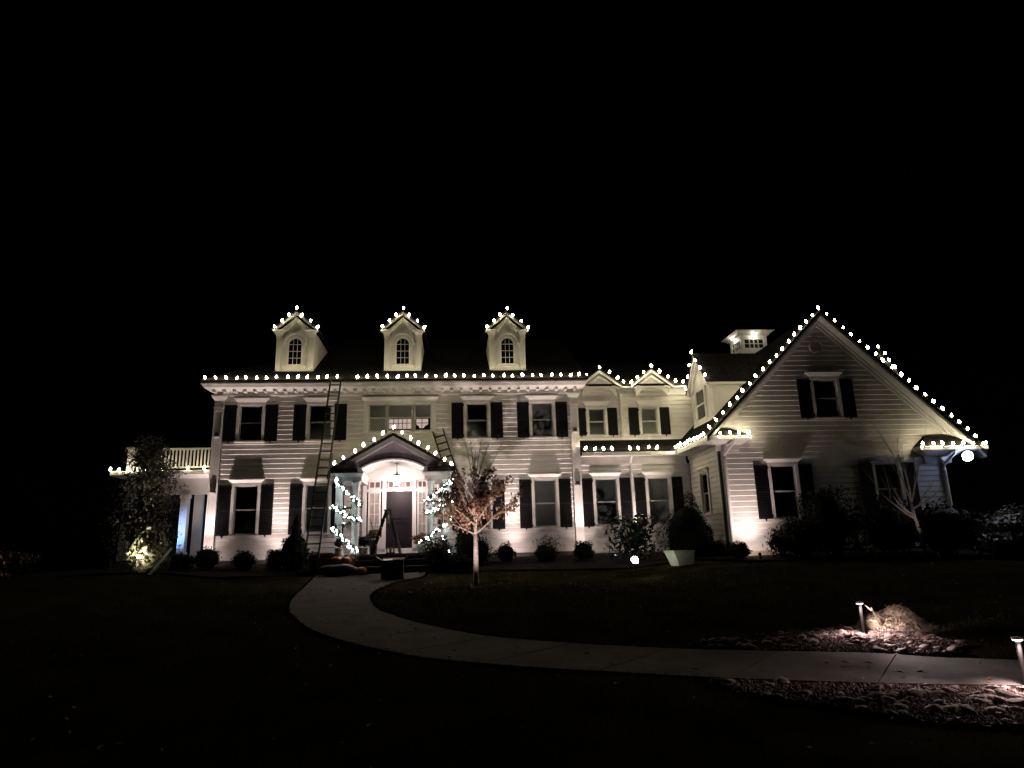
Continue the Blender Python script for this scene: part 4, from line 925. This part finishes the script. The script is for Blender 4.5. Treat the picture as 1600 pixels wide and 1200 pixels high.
# ------------------------------------------------------------------ objects by the porch
def ladder(name, label, A, B, wid, rung, mt, cat='ladder', sec=None, dirx=Vector((1, 0, 0)), rr=.022):
    A, B = Vector(A), Vector(B); t = thing(name, label, cat, A); ax = (B-A); L = ax.length; ax.normalize(); side = dirx
    nrm = ax.cross(side).normalized()
    def rail(a, b, off, push, nm='rail'):
        p, q = A+ax*a+side*off+nrm*push, A+ax*b+side*off+nrm*push; s = side*.024; n = nrm*.035; m = M()
        m.hexa([p-s-n, p+s-n, p+s+n, p-s+n, q-s-n, q+s-n, q+s+n, q-s+n]); build(nm, m, mt, t)
    secs = sec or [(0, L, wid, 0)]
    for (a, b, w, push) in secs:
        for s in (-1, 1): rail(a, b, s*w/2, push)
        k = a+.15
        while k < b-.05:
            p = A+ax*k+nrm*push; build('rung', M().tube([p-side*(w/2-.017), p+side*(w/2-.017)], rr, 6), mt, t); k += rung
    return t, A, B, ax, nrm
t, A, B, ax, nrm = ladder('extension_ladder', 'tall extension ladder leaning on the main eave left of the porch', (-4.72, 23.3, g(-4.72, 23.3)), (-4.40, 25.22, 7.98), .46, .30, GREYLADDER, sec=[(0, 4.3, .44, 0), (3.3, 7.25, .38, -.07)], rr=.024)
t2 = ladder('extension_ladder', 'dark ladder leaning on the wall right of the porch roof', (.95, 24.3, g(.95, 24.3)), (-.62, 25.9, 6.15), .40, .30, DKLADDER, dirx=Vector((.96, .0, .28)).normalized(), rr=.032)
# stepladder seen from its side
t = thing('step_ladder', 'open aluminium stepladder standing before the front door', 'stepladder', (-2.33, 24.15, 1.6))
apx = Vector((-2.30, 24.2, 3.06))
for yy in (-.22, .22):
    for fx in (-2.80, -1.86):
        a = Vector((fx, 24.2+yy*1.1, 1.605)); b = apx+Vector((.05 if fx > -2.3 else -.05, yy*.7, 0)); s = Vector((.036, 0, .006)); n = Vector((0, .014, 0))
        build('leg', (lambda m: (m.hexa([a-s-n, a+s-n, a+s+n, a-s+n, b-s-n, b+s-n, b+s+n, b-s+n]), m)[1])(M()), DKLADDER if fx < -2.3 else ALU, t)
build('top_cap', M().box(apx.x-.13, apx.x+.13, apx.y-.18, apx.y+.18, 3.04, 3.08), BLACKMETAL, t)
for k in range(1, 5):
    u = k/5; p = Vector((-2.80, 24.2, 1.6)).lerp(apx-Vector((.05, 0, 0)), u); w = .22-.07*u; build('step', M().box(p.x-.04, p.x+.04, 24.2-w, 24.2+w, p.z-.012, p.z+.012), ALU, t)
# straw bale, pumpkins, rolled bag, box
zg = g(-4.45, 23.6)
t = thing('straw_bale', 'straw bale between the tall ladder and the porch', 'straw bale', (-4.4, 23.75, zg)); m = M()
r = np.random.default_rng(3); m.box(-4.78, -4.02, 23.55, 24.0, zg+.0, zg+.62)
for k in range(500):
    p = np.array([r.uniform(-4.8, -4.0), r.choice([23.54, 24.0]) if r.random() < .6 else r.uniform(23.55, 24), 0]); p[2] = zg+r.uniform(.02, .62) if p[1] in (23.54, 24.0) else zg+.62
    d = r.normal(size=3)*np.array([.09, .02, .035]); s = np.array([0, -.004, .006]); b = len(m.v); m.v += [tuple(p-d-s), tuple(p+d-s), tuple(p+d+s), tuple(p-d+s)]; m.f.append((b, b+1, b+2, b+3))
build('straw', m, STRAW, t)
for xx in (-4.6, -4.2): build('twine', M().box(xx-.008, xx+.008, 23.535, 24.01, zg-.0, zg+.635), CARD, t)
def pumpkin(label, x, y, r_, z=None, sq=.78, mt=PUMP):
    z = g(x, y)+.02 if z is None else z; t = thing('pumpkin', label, 'pumpkin', (x, y, z), 'pumpkins by the front steps'); m = M(); n = 30
    for i in range(11):
        a = -math.pi/2+math.pi*i/10
        for k in range(n):
            b = 2*math.pi*k/n; rr_ = r_*math.cos(a)*(1-.07*abs(math.sin(b*4)))+.002; dip = -.10*r_*math.exp(-(math.cos(a)/.3)**2)*(1 if a > 0 else -.3)
            m.v.append((x+rr_*math.cos(b), y+rr_*math.sin(b), z+r_*sq*(1+math.sin(a))+dip))
    for i in range(10):
        for k in range(n): m.f.append((i*n+k, i*n+(k+1) % n, (i+1)*n+(k+1) % n, (i+1)*n+k))
    build('pumpkin_body', m, mt, t, smooth=True); zt = z+r_*sq*2-.1*r_
    build('pumpkin_stem', M().tube([(x, y, zt-.02), (x+.01, y, zt+.04), (x+.035, y, zt+.08)], [.025, .016, .02], 6), DARKBARK, t)
pumpkin('large round pumpkin left of the porch steps, upper row left', -3.88, 23.45, .20, 1.26)
pumpkin('large pumpkin touching its neighbour beside the dark mum', -3.56, 23.35, .19, 1.25)
pumpkin('small pumpkin at the right end of the dark rolled bag', -3.0, 22.95, .17)
build('pumpkin_plinth', M().box(-4.1, -3.38, 23.2, 23.85, .8, 1.255), BRICKM, HOUSE)
zg = g(-3.7, 22.9)
t = thing('rolled_bag', 'long dark plum vinyl bag lying before the pumpkins', 'bag', (-3.8, 22.9, zg)); m = M(); pts = []; rs = []
for i in range(15): u = i/14; pts.append((-4.35+1.22*u, 22.9+.03*math.sin(u*7), zg+.20+.015*math.sin(u*11))); rs.append(.20*min(1, (math.sin(math.pi*min(max(u, .03), .97)))**.35))
m.tube(pts, rs, 14); build('bag_body', m, BAGM, t, smooth=True)
for xx in (-4.1, -3.5): build('strap', M().lathe([(.207, 0), (.207, .03)], (0, 0, 0), 14), BLACKMETAL, t).location = (xx-t.location.x, 22.9-22.9, .2); t.children[-1].rotation_euler = (0, math.pi/2, 0)
bx_, by_ = -1.92, 22.0; zg = g(bx_, by_)+.035
t = thing('cardboard_box', 'open dark cardboard box standing on the path before the steps', 'box', (bx_, by_, zg)); m = M(); w, d_, h = .33, .25, .55
m.box(bx_-w, bx_+w, by_-d_, by_-d_+.012, zg, zg+h); m.box(bx_-w, bx_+w, by_+d_-.012, by_+d_, zg, zg+h); m.box(bx_-w, bx_-w+.012, by_-d_+.012, by_+d_-.012, zg, zg+h); m.box(bx_+w-.012, bx_+w, by_-d_+.012, by_+d_-.012, zg, zg+h); m.box(bx_-w+.012, bx_+w-.012, by_-d_+.012, by_+d_-.012, zg, zg+.01)
BOXD = mat('dark_printed_cardboard', (.018, .018, .022), .6, .1, 5); build('box_side', m, BOXD, t)
for (p, q) in (((bx_-w, by_-d_, zg+h), (-.17, 0, .10)), ((bx_+w, by_-d_, zg+h), (.12, 0, .13))):
    p = Vector(p); q = Vector(q); n = Vector((0, 2*d_, 0)); e = Vector((0, 0, .008)); build('box_flap', (lambda m: (m.hexa([p, p+n, p+n+q, p+q, p+e, p+n+e, p+n+q+e, p+q+e]), m)[1])(M()), CARD, t)
p = Vector((bx_-w, by_+d_, zg+h)); n = Vector((2*w, 0, 0)); q = Vector((0, .12, .06)); e = Vector((0, 0, .008)); m = M(); m.hexa([p, p+n, p+n+q, p+q, p+e, p+n+e, p+n+q+e, p+q+e]); build('box_flap', m, CARD, t)
m = M(); m.hexa([(bx_-w+.03, by_-.2, zg+h-.05), (bx_-.02, by_-.2, zg+h-.06), (bx_-.02, by_+.2, zg+h-.04), (bx_-w+.03, by_+.2, zg+h-.05), (bx_-w+.03, by_-.2, zg+h-.02), (bx_-.02, by_-.2, zg+h-.03), (bx_-.02, by_+.2, zg+h+.04), (bx_-w+.03, by_+.2, zg+h+.03)])
build('packing_sheet', m, mat('white_packing', (.7, .7, .68), .6), t)
# planters on the porch
def potted(label, x, y, z, rt, rb, h, mt, fol, fm, frad, fh, n, size, seed, branches=0):
    t = thing('potted_plant', label, 'potted plant', (x, y, z), 'potted autumn plants'); m = M()
    m.lathe([(rb, 0), (rb*1.05, .02), (rt*.92, h*.8), (rt, h*.85), (rt*1.05, h), (rt*.85, h), (rt*.8, h*.9)], (x, y, z), 16); build('pot', m, mt, t, smooth=False)
    m = M(); leaves(m, n, (x, y, z+h+fh/2), (frad, frad, fh/2), size, .3, seed); 
    if fh > .2: core(m, (x, y, z+h+fh/2), (frad*.75, frad*.75, fh*.38))
    build('foliage', m, fm, t)
    if branches:
        m = M(); rr_ = random.Random(seed)
        for k in range(branches): a = rr_.uniform(0, 6.28); b = Vector((x, y, z+h)); m.tube([b, b+Vector((.05*math.cos(a), .05*math.sin(a), .4)), b+Vector((.16*math.cos(a), .1*math.sin(a), rr_.uniform(.6, .9)))], [.008, .006, .003], 4)
        build('branch', m, TWIG, t)
potted('tall dark urn of bare branches left of the door', -2.88, 25.1, 1.6, .17, .12, .5, mat('dark_urn', (.05, .045, .042), .5), 0, TWIG, .2, .35, 500, .05, 61, 9)
potted('dark potted boxwood ball inside the left column', -3.15, 24.45, 1.6, .16, .13, .22, mat('brown_pot', (.11, .08, .065), .6), 0, EVERB, .24, .42, 1500, .03, 62)
potted('rust mums in a pale green pot right of the door', -1.14, 24.25, 1.6, .16, .12, .26, POT, 0, RUST, .30, .40, 1500, .035, 63)
potted('white stone urn with dark foliage at the left porch edge', -3.86, 23.75, 1.40, .14, .17, .42, WHITEPOT, 0, leafmat('maroon_leaf', (.05, .022, .018)), .15, .34, 500, .04, 64)
build('urn_plinth', M().box(-4.08, -3.64, 23.86, 23.9, .8, 1.40) if 0 else M().box(-4.06, -3.66, 23.55, 23.95, 1.256, 1.398), BRICKM, HOUSE)
zz = 1.6; t = thing('candle_lantern', 'small square candle lantern on the porch floor by the door', 'lantern', (-2.2, 24.2, zz)); m = M()
x0, x1, y0, y1 = -2.32, -2.06, 24.02, 24.26; s = .03
for a in (x0, x1-s):
    for b in (y0, y1-s): m.box(a, a+s, b, b+s, zz+.03, zz+.30)
m.box(x0-.01, x1+.01, y0-.01, y1+.01, zz, zz+.03); m.box(x0-.01, x1+.01, y0-.01, y1+.01, zz+.30, zz+.33); build('lantern_frame', m, CARD, t)
build('candle', M().lathe([(.06, 0), (.06, .16), (.01, .165)], ((x0+x1)/2, (y0+y1)/2, zz+.03), 12), mat('cream_wax', (.7, .62, .5), .5), t)

# ------------------------------------------------------------------ utility box, lamps, stones
zg = g(7.0, 21.6)
t = thing('utility_box', 'off white utility box on the lawn beneath the domed boxwood', 'utility box', (7.0, 21.6, zg)); m = M()
m.hexa([(6.96, 21.34, zg-.02), (7.46, 21.42, zg-.02), (7.40, 21.86, zg-.02), (6.82, 21.74, zg-.02), (6.82, 21.30, zg+.40), (7.50, 21.40, zg+.40), (7.45, 21.90, zg+.40), (6.64, 21.76, zg+.40)]); build('box_body', m, UTIL, t)
m = M(); m.hexa([(6.80, 21.28, zg+.402), (7.52, 21.38, zg+.402), (7.47, 21.92, zg+.402), (6.61, 21.78, zg+.402), (6.82, 21.30, zg+.45), (7.50, 21.40, zg+.45), (7.45, 21.90, zg+.45), (6.64, 21.76, zg+.45)]); build('box_lid', m, UTIL, t)
def uplight(label, x, y, tgt, beams, z=None, grp='small uplights washing the house wall'):
    z = g(x, y)+.05 if z is None else z
    t = thing('ground_uplight', label, 'uplight', (x, y, z), grp)
    build('spike', M().tube([(x, y, z-.1), (x, y, z+.12)], .012, 6), BRONZE, t)
    d = (Vector(tgt)-Vector((x, y, z))).normalized(); c = Vector((x, y, z+.16))
    build('lamp_head', M().tube([c-d*.08, c-d*.03, c+d*.05, c+d*.08], [.02, .045, .05, .052], 10), BRONZE, t)
    for (en_, ang, tg, col) in beams: spot('uplight_beam', c+d*.10, tg, en_, col, ang, 1, .03, t)
    return t
PK = (1, .775, .72)
def wash(label, x, e=1.0, y=25.28, hi=8.2, wall_y=26, low=1.0, col=PK, mid=1.0):
    uplight(label, x, y, (x, wall_y, hi), [(1250*e, 66, (x, wall_y-.12, hi), col), (11*low, 160, (x, wall_y+.4, 1.9), col), (38*low*mid, 105, (x, wall_y+.1, 4.2), col)], z=g(x, y)-.02)
wash('uplight at the foot of the left corner pilaster', -8.85, .45, low=1.5)
uplight('added unseen uplight before the frieze of the side porch', -9.5, 26.0, (-10.3, 26.7, 4.5), [(70, 70, (-10.3, 26.72, 4.7), PK)], z=1.25)  # added lamp, out of view, to give the frieze its pink light
wash('uplight between the two left lower windows', -6.36, .5, low=2.3)
wash('uplight between the porch and the right lower windows', -.2, .2, low=.8)
wash('uplight behind the clipped shrub between the right lower windows', 2.19, .5, low=2.3)
wash('uplight at the foot of the right pilaster', 4.75, .5, low=1.2)
wash('uplight by the downspout of the middle wing', 6.85, .4, hi=5.5, low=.8)
wash('uplight at the left corner of the gabled wing', 9.75, .10, y=21.7, wall_y=22.6, hi=6, low=4.2, mid=1.35)
uplight('added hidden uplight on the path edge behind the cardboard box', -1.95, 22.6, (-2.1, 24, 5.5), [(330, 50, (-2.13, 24, 5.3), (1, .86, .80))], grp='uplights under the trees')  # added lamp, hidden by the box, to brighten the porch gable
uplight('uplight in the lawn before the brown leaved tree', .35, 17.3, (.6, 20, 3), [(1000, 52, (.62, 20.05, 2.35), (1, .8, .74))], grp='uplights under the trees')
uplight('uplight beneath the tall left evergreen', -9.95, 22.6, (-9.8, 23.6, 2.2), [(50, 120, (-9.9, 23.8, 2.3), (1, .92, .72)), (300, 80, (-9.95, 23.6, 3.4), (1, .90, .70))], grp='uplights under the trees')
uplight('weak uplight before the bare young tree', 14.0, 19.2, (14.2, 20.2, 2.6), [(34, 60, (14.1, 20.2, 2.8), (1, .86, .8))], grp='uplights under the trees')
uplight('uplight in the shrub at the far left', -14.5, 22.6, (-14.2, 23.4, 1.7), [(40, 80, (-14.3, 23.4, 1.7), (1, .6, .5))], grp='uplights under the trees')
uplight('small added uplight at the foot of the upright magnolia', 12.7, 20.2, (12.75, 21, 2.3), [(14, 40, (12.75, 21, 1.9), (1, .95, .9))], grp='uplights under the trees')  # added lamp to bring out glints on the magnolia leaves
# floods
zg = g(5.35, 20.6)
t = thing('ground_floodlight', 'bright floodlight on the lawn in front of the magnolia', 'floodlight', (5.35, 20.6, zg))
c = Vector((5.36, 20.6, 1.20)); d = Vector((.12, -.80, .45)).normalized()
build('flood_housing', M().tube([c-d*.09, c-d*.02, c+d*.02], [.04, .12, .125], 14), BLACKMETAL, t); build('flood_lens', M().tube([c+d*.021, c+d*.03], [.115, .11], 14), FLOODW, t)
build('stake', M().tube([(c.x, c.y, zg-.1), c], .012, 6), BLACKMETAL, t)
spot('flood_beam', c+Vector((.05, .05, .1)), (6.75, 21.6, 1.25), 85, (1, 1, .86), 40, 1, .05, t)
spot('flood_beam', c+Vector((.05, .06, .1)), (6.1, 23.9, 1.9), 160, (1, .96, .95), 70, 1, .05, t)
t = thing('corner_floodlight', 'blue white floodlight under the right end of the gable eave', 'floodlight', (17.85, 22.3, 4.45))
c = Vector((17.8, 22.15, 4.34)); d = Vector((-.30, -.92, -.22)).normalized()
build('flood_housing', M().tube([c-d*.12, c-d*.02, c+d*.02], [.05, .175, .18], 14), BLACKMETAL, t); build('flood_lens', M().tube([c+d*.021, c+d*.035], [.17, .165], 16), FLOODM, t)  # lens drawn oversize, so the disc itself carries the lamp's glare
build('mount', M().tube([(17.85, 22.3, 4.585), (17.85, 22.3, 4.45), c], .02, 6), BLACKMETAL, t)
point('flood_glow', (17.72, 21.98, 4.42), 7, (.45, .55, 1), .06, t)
# blue lamp of the side porch
t = thing('porch_floodlight', 'small bluish floodlight hidden by the tall left evergreen', 'floodlight', (-11.9, 25.4, 1.4))
build('stake', M().tube([(-11.9, 25.4, 1.2), (-11.9, 25.4, 1.75)], .015, 6), BLACKMETAL, t); build('flood_housing', M().tube([(-11.98, 25.35, 1.78), (-11.84, 25.43, 1.82)], [.05, .08], 10), BLACKMETAL, t)
spot('flood_beam', (-11.8, 25.45, 1.85), (-10.05, 26.9, 2.7), 700, (.24, .46, 1), 42, 1, .05, t)
# downspout extension / pale stake leaning
t = thing('pale_pipe', 'pale pipe leaning against the lit shrub at the left', 'pipe', (-9.6, 22.8, g(-9.6, 22.8))); build('pipe_body', M().tube([(-9.55, 22.9, g(-9.55, 22.9)), (-9.05, 23.2, g(-9, 23.2)+.85)], .035, 8), TRIM, t)

def bollard(label, x, y, h=.46, aims=()):
    z = g(x, y); t = thing('path_lamp', label, 'path light', (x, y, z), 'flat capped path lamps beside the path')
    build('post', M().tube([(x, y, z-.05), (x, y, z+h-.03)], [.018, .026], 10), BLACKMETAL, t)
    build('cap', M().lathe([(.052, 0), (.058, .012), (.05, .022), (.01, .028)], (x, y, z+h-.004), 16), TRIM, t)
    build('light_ring', M().lathe([(.036, 0), (.048, .008)], (x, y, z+h-.016), 16), CAPLED, t)
    spot('lamp_beam', (x-.035, y-.055, z+h-.02), (x-.05, y-.25, z), 100, (1, .72, .69), 155, 1, .02, t)
    for tx, ty, p in aims: spot('lamp_beam', (x-.01, y-.06, z+h-.015), (x+tx, y+ty, z), p, (1, .80, .78), 52, 1, .02, t)
    return t
bollard('nearer of two path lamps, at the right picture edge', 5.845, 7.06, .49, ((-1.9, .6, 90), (-1.4, -.9, 30)))
bollard('farther path lamp standing in the lit stones', 6.07, 10.25, .47, ((-1.5, -1.7, 15), (-.2, -2.1, 240), (.85, .45, 220)))

# stones
def stone_mesh(k):
    r = np.random.default_rng(k); m = M(); m.lathe([(.35, -.42), (.8, -.25), (1, .02), (.82, .3), (.3, .45)], n=8)
    v = np.array(m.v); v += r.normal(size=v.shape)*.09; v *= np.array([1, r.uniform(.65, .9), r.uniform(.6, .85)])
    me = bpy.data.meshes.new('stone'); me.from_pydata([tuple(x) for x in v.tolist()], [], m.f); me.materials.append(STONE); me.shade_smooth(); return me
SM = [stone_mesh(k) for k in range(7)]
def inpoly(x, y, P):
    c = False; n = len(P)
    for i in range(n):
        x0, y0 = P[i]; x1, y1 = P[(i+1) % n]
        if (y0 > y) != (y1 > y) and x < (x1-x0)*(y-y0)/(y1-y0)+x0: c = not c
    return c
def bed(label, poly, nstone, ngravel, seed):
    r = random.Random(seed); cx_ = sum(p[0] for p in poly)/len(poly); cy_ = sum(p[1] for p in poly)/len(poly)
    t = link('gravel_bed', None, None, (cx_, cy_, g(cx_, cy_))); t['kind'] = 'structure'; t['label'] = label
    xa, xb = min(p[0] for p in poly), max(p[0] for p in poly); ya, yb = min(p[1] for p in poly), max(p[1] for p in poly)
    m = M(); st_ = .12; i = 0
    x = xa
    while x < xb:
        y = ya
        while y < yb:
            if inpoly(x+st_/2, y+st_/2, poly) and not onpath(x+st_/2, y+st_/2, .02):
                b = len(m.v); m.v += [(p, q, g(p, q)+.02+.012*math.sin(p*31+q*17)) for p, q in ((x, y), (x+st_, y), (x+st_, y+st_), (x, y+st_))]; m.f.append((b, b+1, b+2, b+3))
            y += st_
        x += st_
    build('gravel_sheet', m, GRAVEL, t)
    k = 0; tries = 0
    while k < nstone and tries < 9000:
        tries += 1; x, y = r.uniform(xa, xb), r.uniform(ya, yb)
        if not inpoly(x, y, poly) or onpath(x, y, .05): continue
        s = r.choice([.03, .04, .045, .06, .085])*r.uniform(.8, 1.25); o = link('stone', SM[r.randrange(7)], t, Vector((x, y, g(x, y)+.02+s*.2))-t.location); o.scale = (s, s, s*.9); o.rotation_euler = (r.uniform(-.4, .4), r.uniform(-.4, .4), r.uniform(0, 6.28)); k += 1
    rr_ = np.random.default_rng(seed); m = M(); cnt = 0
    while cnt < ngravel:
        x, y = rr_.uniform(xa, xb), rr_.uniform(ya, yb)
        if not inpoly(x, y, poly) or onpath(x, y, .0): cnt += .2; continue
        s = rr_.uniform(.010, .028); z = g(x, y)+.03; q = rr_.normal(size=(6, 3))*.15+np.array([(1, 0, 0), (0, 1, 0), (-1, 0, 0), (0, -1, 0), (0, 0, .8), (0, 0, -.8)]); q = q*s+np.array([x, y, z]); b = len(m.v); m.v += [tuple(p) for p in q.tolist()]
        for i in range(4): m.f += [(b+i, b+(i+1) % 4, b+4), (b+(i+1) % 4, b+i, b+5)]
        cnt += 1
    build('gravel', m, GRAVEL, t, stuff=True)
    return t
bed('river stones and gravel lit pink around the farther path lamp', [(3.3, 9.9), (4.3, 9.3), (5.4, 8.95), (6.25, 8.7), (6.9, 9.2), (6.9, 10.6), (6.2, 10.95), (5.4, 10.8), (4.4, 10.5), (3.6, 10.35)], 298, 9000, 21)
bed('dark river stones and gravel along the near edge of the path', [(2.8, 8.0), (4.2, 7.5), (5.4, 7.2), (6.4, 6.9), (7.2, 6.4), (6.8, 5.2), (5.0, 5.6), (4.2, 5.9), (3.6, 6.6), (3.0, 7.3)], 298, 9000, 22)
# dry ornamental grass mound right of the lamp
x, y = 6.85, 10.75; z = g(x, y); t = thing('dry_grass_mound', 'low matted dry grass mound right of the farther path lamp', 'grass', (x, y, z)); m = M(); r = np.random.default_rng(9)
def mz(u, v):   # matted, lumpy, falling away to the right
    q = math.hypot(u/.62, v/.36); return max(0, 1-q*q)*(.27-.16*u)*(1+.25*math.sin(u*9)+.2*math.sin(v*17+u*5))
NU, NV = 30, 18; b0 = len(m.v)
for i in range(NU+1):
    for k in range(NV+1): u, v = -.62+1.24*i/NU, -.36+.72*k/NV; m.v.append((x+u, y+v, g(x+u, y+v)-.02+mz(u, v)*.92))
m.f += [(b0+i*(NV+1)+k, b0+(i+1)*(NV+1)+k, b0+(i+1)*(NV+1)+k+1, b0+i*(NV+1)+k+1) for i in range(NU) for k in range(NV)]
for k in range(5200):
    u, v = r.uniform(-.64, .66), r.uniform(-.38, .38)
    if math.hypot(u/.66, v/.38) > 1: continue
    p = np.array([x+u, y+v, g(x+u, y+v)+mz(u, v)]); a = r.normal(0, .8)-.5; d = np.array([math.cos(a), math.sin(a)*.6, r.normal(0, .22)-.1]); d /= np.linalg.norm(d); L = r.uniform(.05, .2); sd = np.cross(d, [0, 0, 1.]); sd = sd/np.linalg.norm(sd)*.004; c1 = p+d*L*.5+np.array([0, 0, .012]); c2 = p+d*L-np.array([0, 0, .03])
    b = len(m.v); m.v += [tuple(p-sd), tuple(p+sd), tuple(c1+sd), tuple(c1-sd), tuple(c2)]; m.f += [(b, b+1, b+2, b+3), (b+3, b+2, b+4)]
build('blades', m, mat('dry_grass', (.30, .22, .165), .9, .4, 9, .6, 60, dirt=(.10, .09, .05)), t)
m = M(); m.tube([(6.30, 10.35, g(6.30, 10.35)+.34), (6.10, 10.35, g(6, 10.3)+.53)], .009, 4); m.tube([(6.5, 10.5, z+.1), (6.30, 10.35, z+.36)], .012, 4); build('stalk', m, TWIG, t)

# ------------------------------------------------------------------ grass
m = M(); r = np.random.default_rng(31); N = 60000
X = r.uniform(-9, 15, N); Yv = 4+16*r.random(N)**.8+r.uniform(-1, 0, N); Z = G(X, Yv); A = r.uniform(0, 6.28, N); H = r.uniform(.03, .075, N)
keep = np.ones(N, bool)
for i in range(N):
    if 2.5 < X[i] < 7.4 and 5 < Yv[i] < 11.1: keep[i] = r.random() < .25 and not (3.4 < X[i] < 6.9 and 8.8 < Yv[i] < 10.8)
ii = np.where(keep)[0]
dA = np.hypot(X[ii, None]-allpath[None, ::4, 0], Yv[ii, None]-allpath[None, ::4, 1]); j = np.argmin(dA, 1); ii = ii[dA[np.arange(len(ii)), j] > halfw[::4][j]+.02]
q = []
for i in ii:
    c, s = math.cos(A[i])*.006, math.sin(A[i])*.006; b = len(m.v); l = H[i]*.5
    m.v += [(X[i]-c, Yv[i]-s, Z[i]), (X[i]+c, Yv[i]+s, Z[i]), (X[i]+l*math.sin(A[i]*7), Yv[i]+l*math.cos(A[i]*5), Z[i]+H[i])]; m.f.append((b, b+1, b+2))
o = build('grass', m, GRASS, stuff=True); o['label'] = 'short dark grass blades covering the lawn on both sides of the path'; o['category'] = 'grass'

# extra blades leaning over the path edges, and fallen leaves
m = M(); r = np.random.default_rng(77)
for P, sgn in ((ro, -1), (ri, 1)):
    for i in range(len(P)-1):
        dvec = P[i+1]-P[i]; nrm_ = np.array([-dvec[1], dvec[0]]); nrm_ /= np.linalg.norm(nrm_)+1e-9
        if np.dot(nrm_, P[i]-allpath[i]) < 0: nrm_ = -nrm_
        for k in range(14):
            p = P[i]+dvec*r.random()+nrm_*r.uniform(.0, .09); z = g(*p); h = r.uniform(.04, .085); l = -nrm_*r.uniform(-.03, .05)+r.normal(0, .012, 2); a = r.uniform(0, 6.28); c, sn = .006*math.cos(a), .006*math.sin(a)
            if inpoly(p[0], p[1], [(3.3, 9.9), (6.3, 8.6), (6.9, 10.6), (3.6, 10.35)]) or (p[1] < 8.0 and p[0] > 2.9): continue
            b = len(m.v); m.v += [(p[0]-c, p[1]-sn, z), (p[0]+c, p[1]+sn, z), (p[0]+l[0], p[1]+l[1], z+h)]; m.f.append((b, b+1, b+2))
o = build('edge_grass', m, GRASS, stuff=True); o['label'] = 'longer grass blades hanging over both path edges'; o['category'] = 'grass'
m = M()
for k in range(900):
    x, y = (r.uniform(-8, 14), r.uniform(5, 22)) if k % 3 else (r.normal(.6, 1.6), r.normal(20, 1.6))
    z = g(x, y)+(.045 if onpath(x, y, -.05) else .035); a = r.uniform(0, 6.28); L = r.uniform(.03, .06); d = np.array([math.cos(a), math.sin(a), r.uniform(-.15, .3)])*L; sd = np.array([-math.sin(a), math.cos(a), r.uniform(-.3, .3)])*L*.5; c = np.array([x, y, z+.01]); up = np.array([0, 0, .012])
    b = len(m.v); m.v += [tuple(c-d), tuple(c+sd+up), tuple(c+d), tuple(c-sd+up)]; m.f += [(b, b+1, b+2), (b, b+2, b+3)]
o = build('fallen_leaves', m, mat('fallen_leaf', (.20, .12, .07), .8, .4, 6), stuff=True); o['label'] = 'scattered fallen brown leaves on lawn and path'; o['category'] = 'leaves'
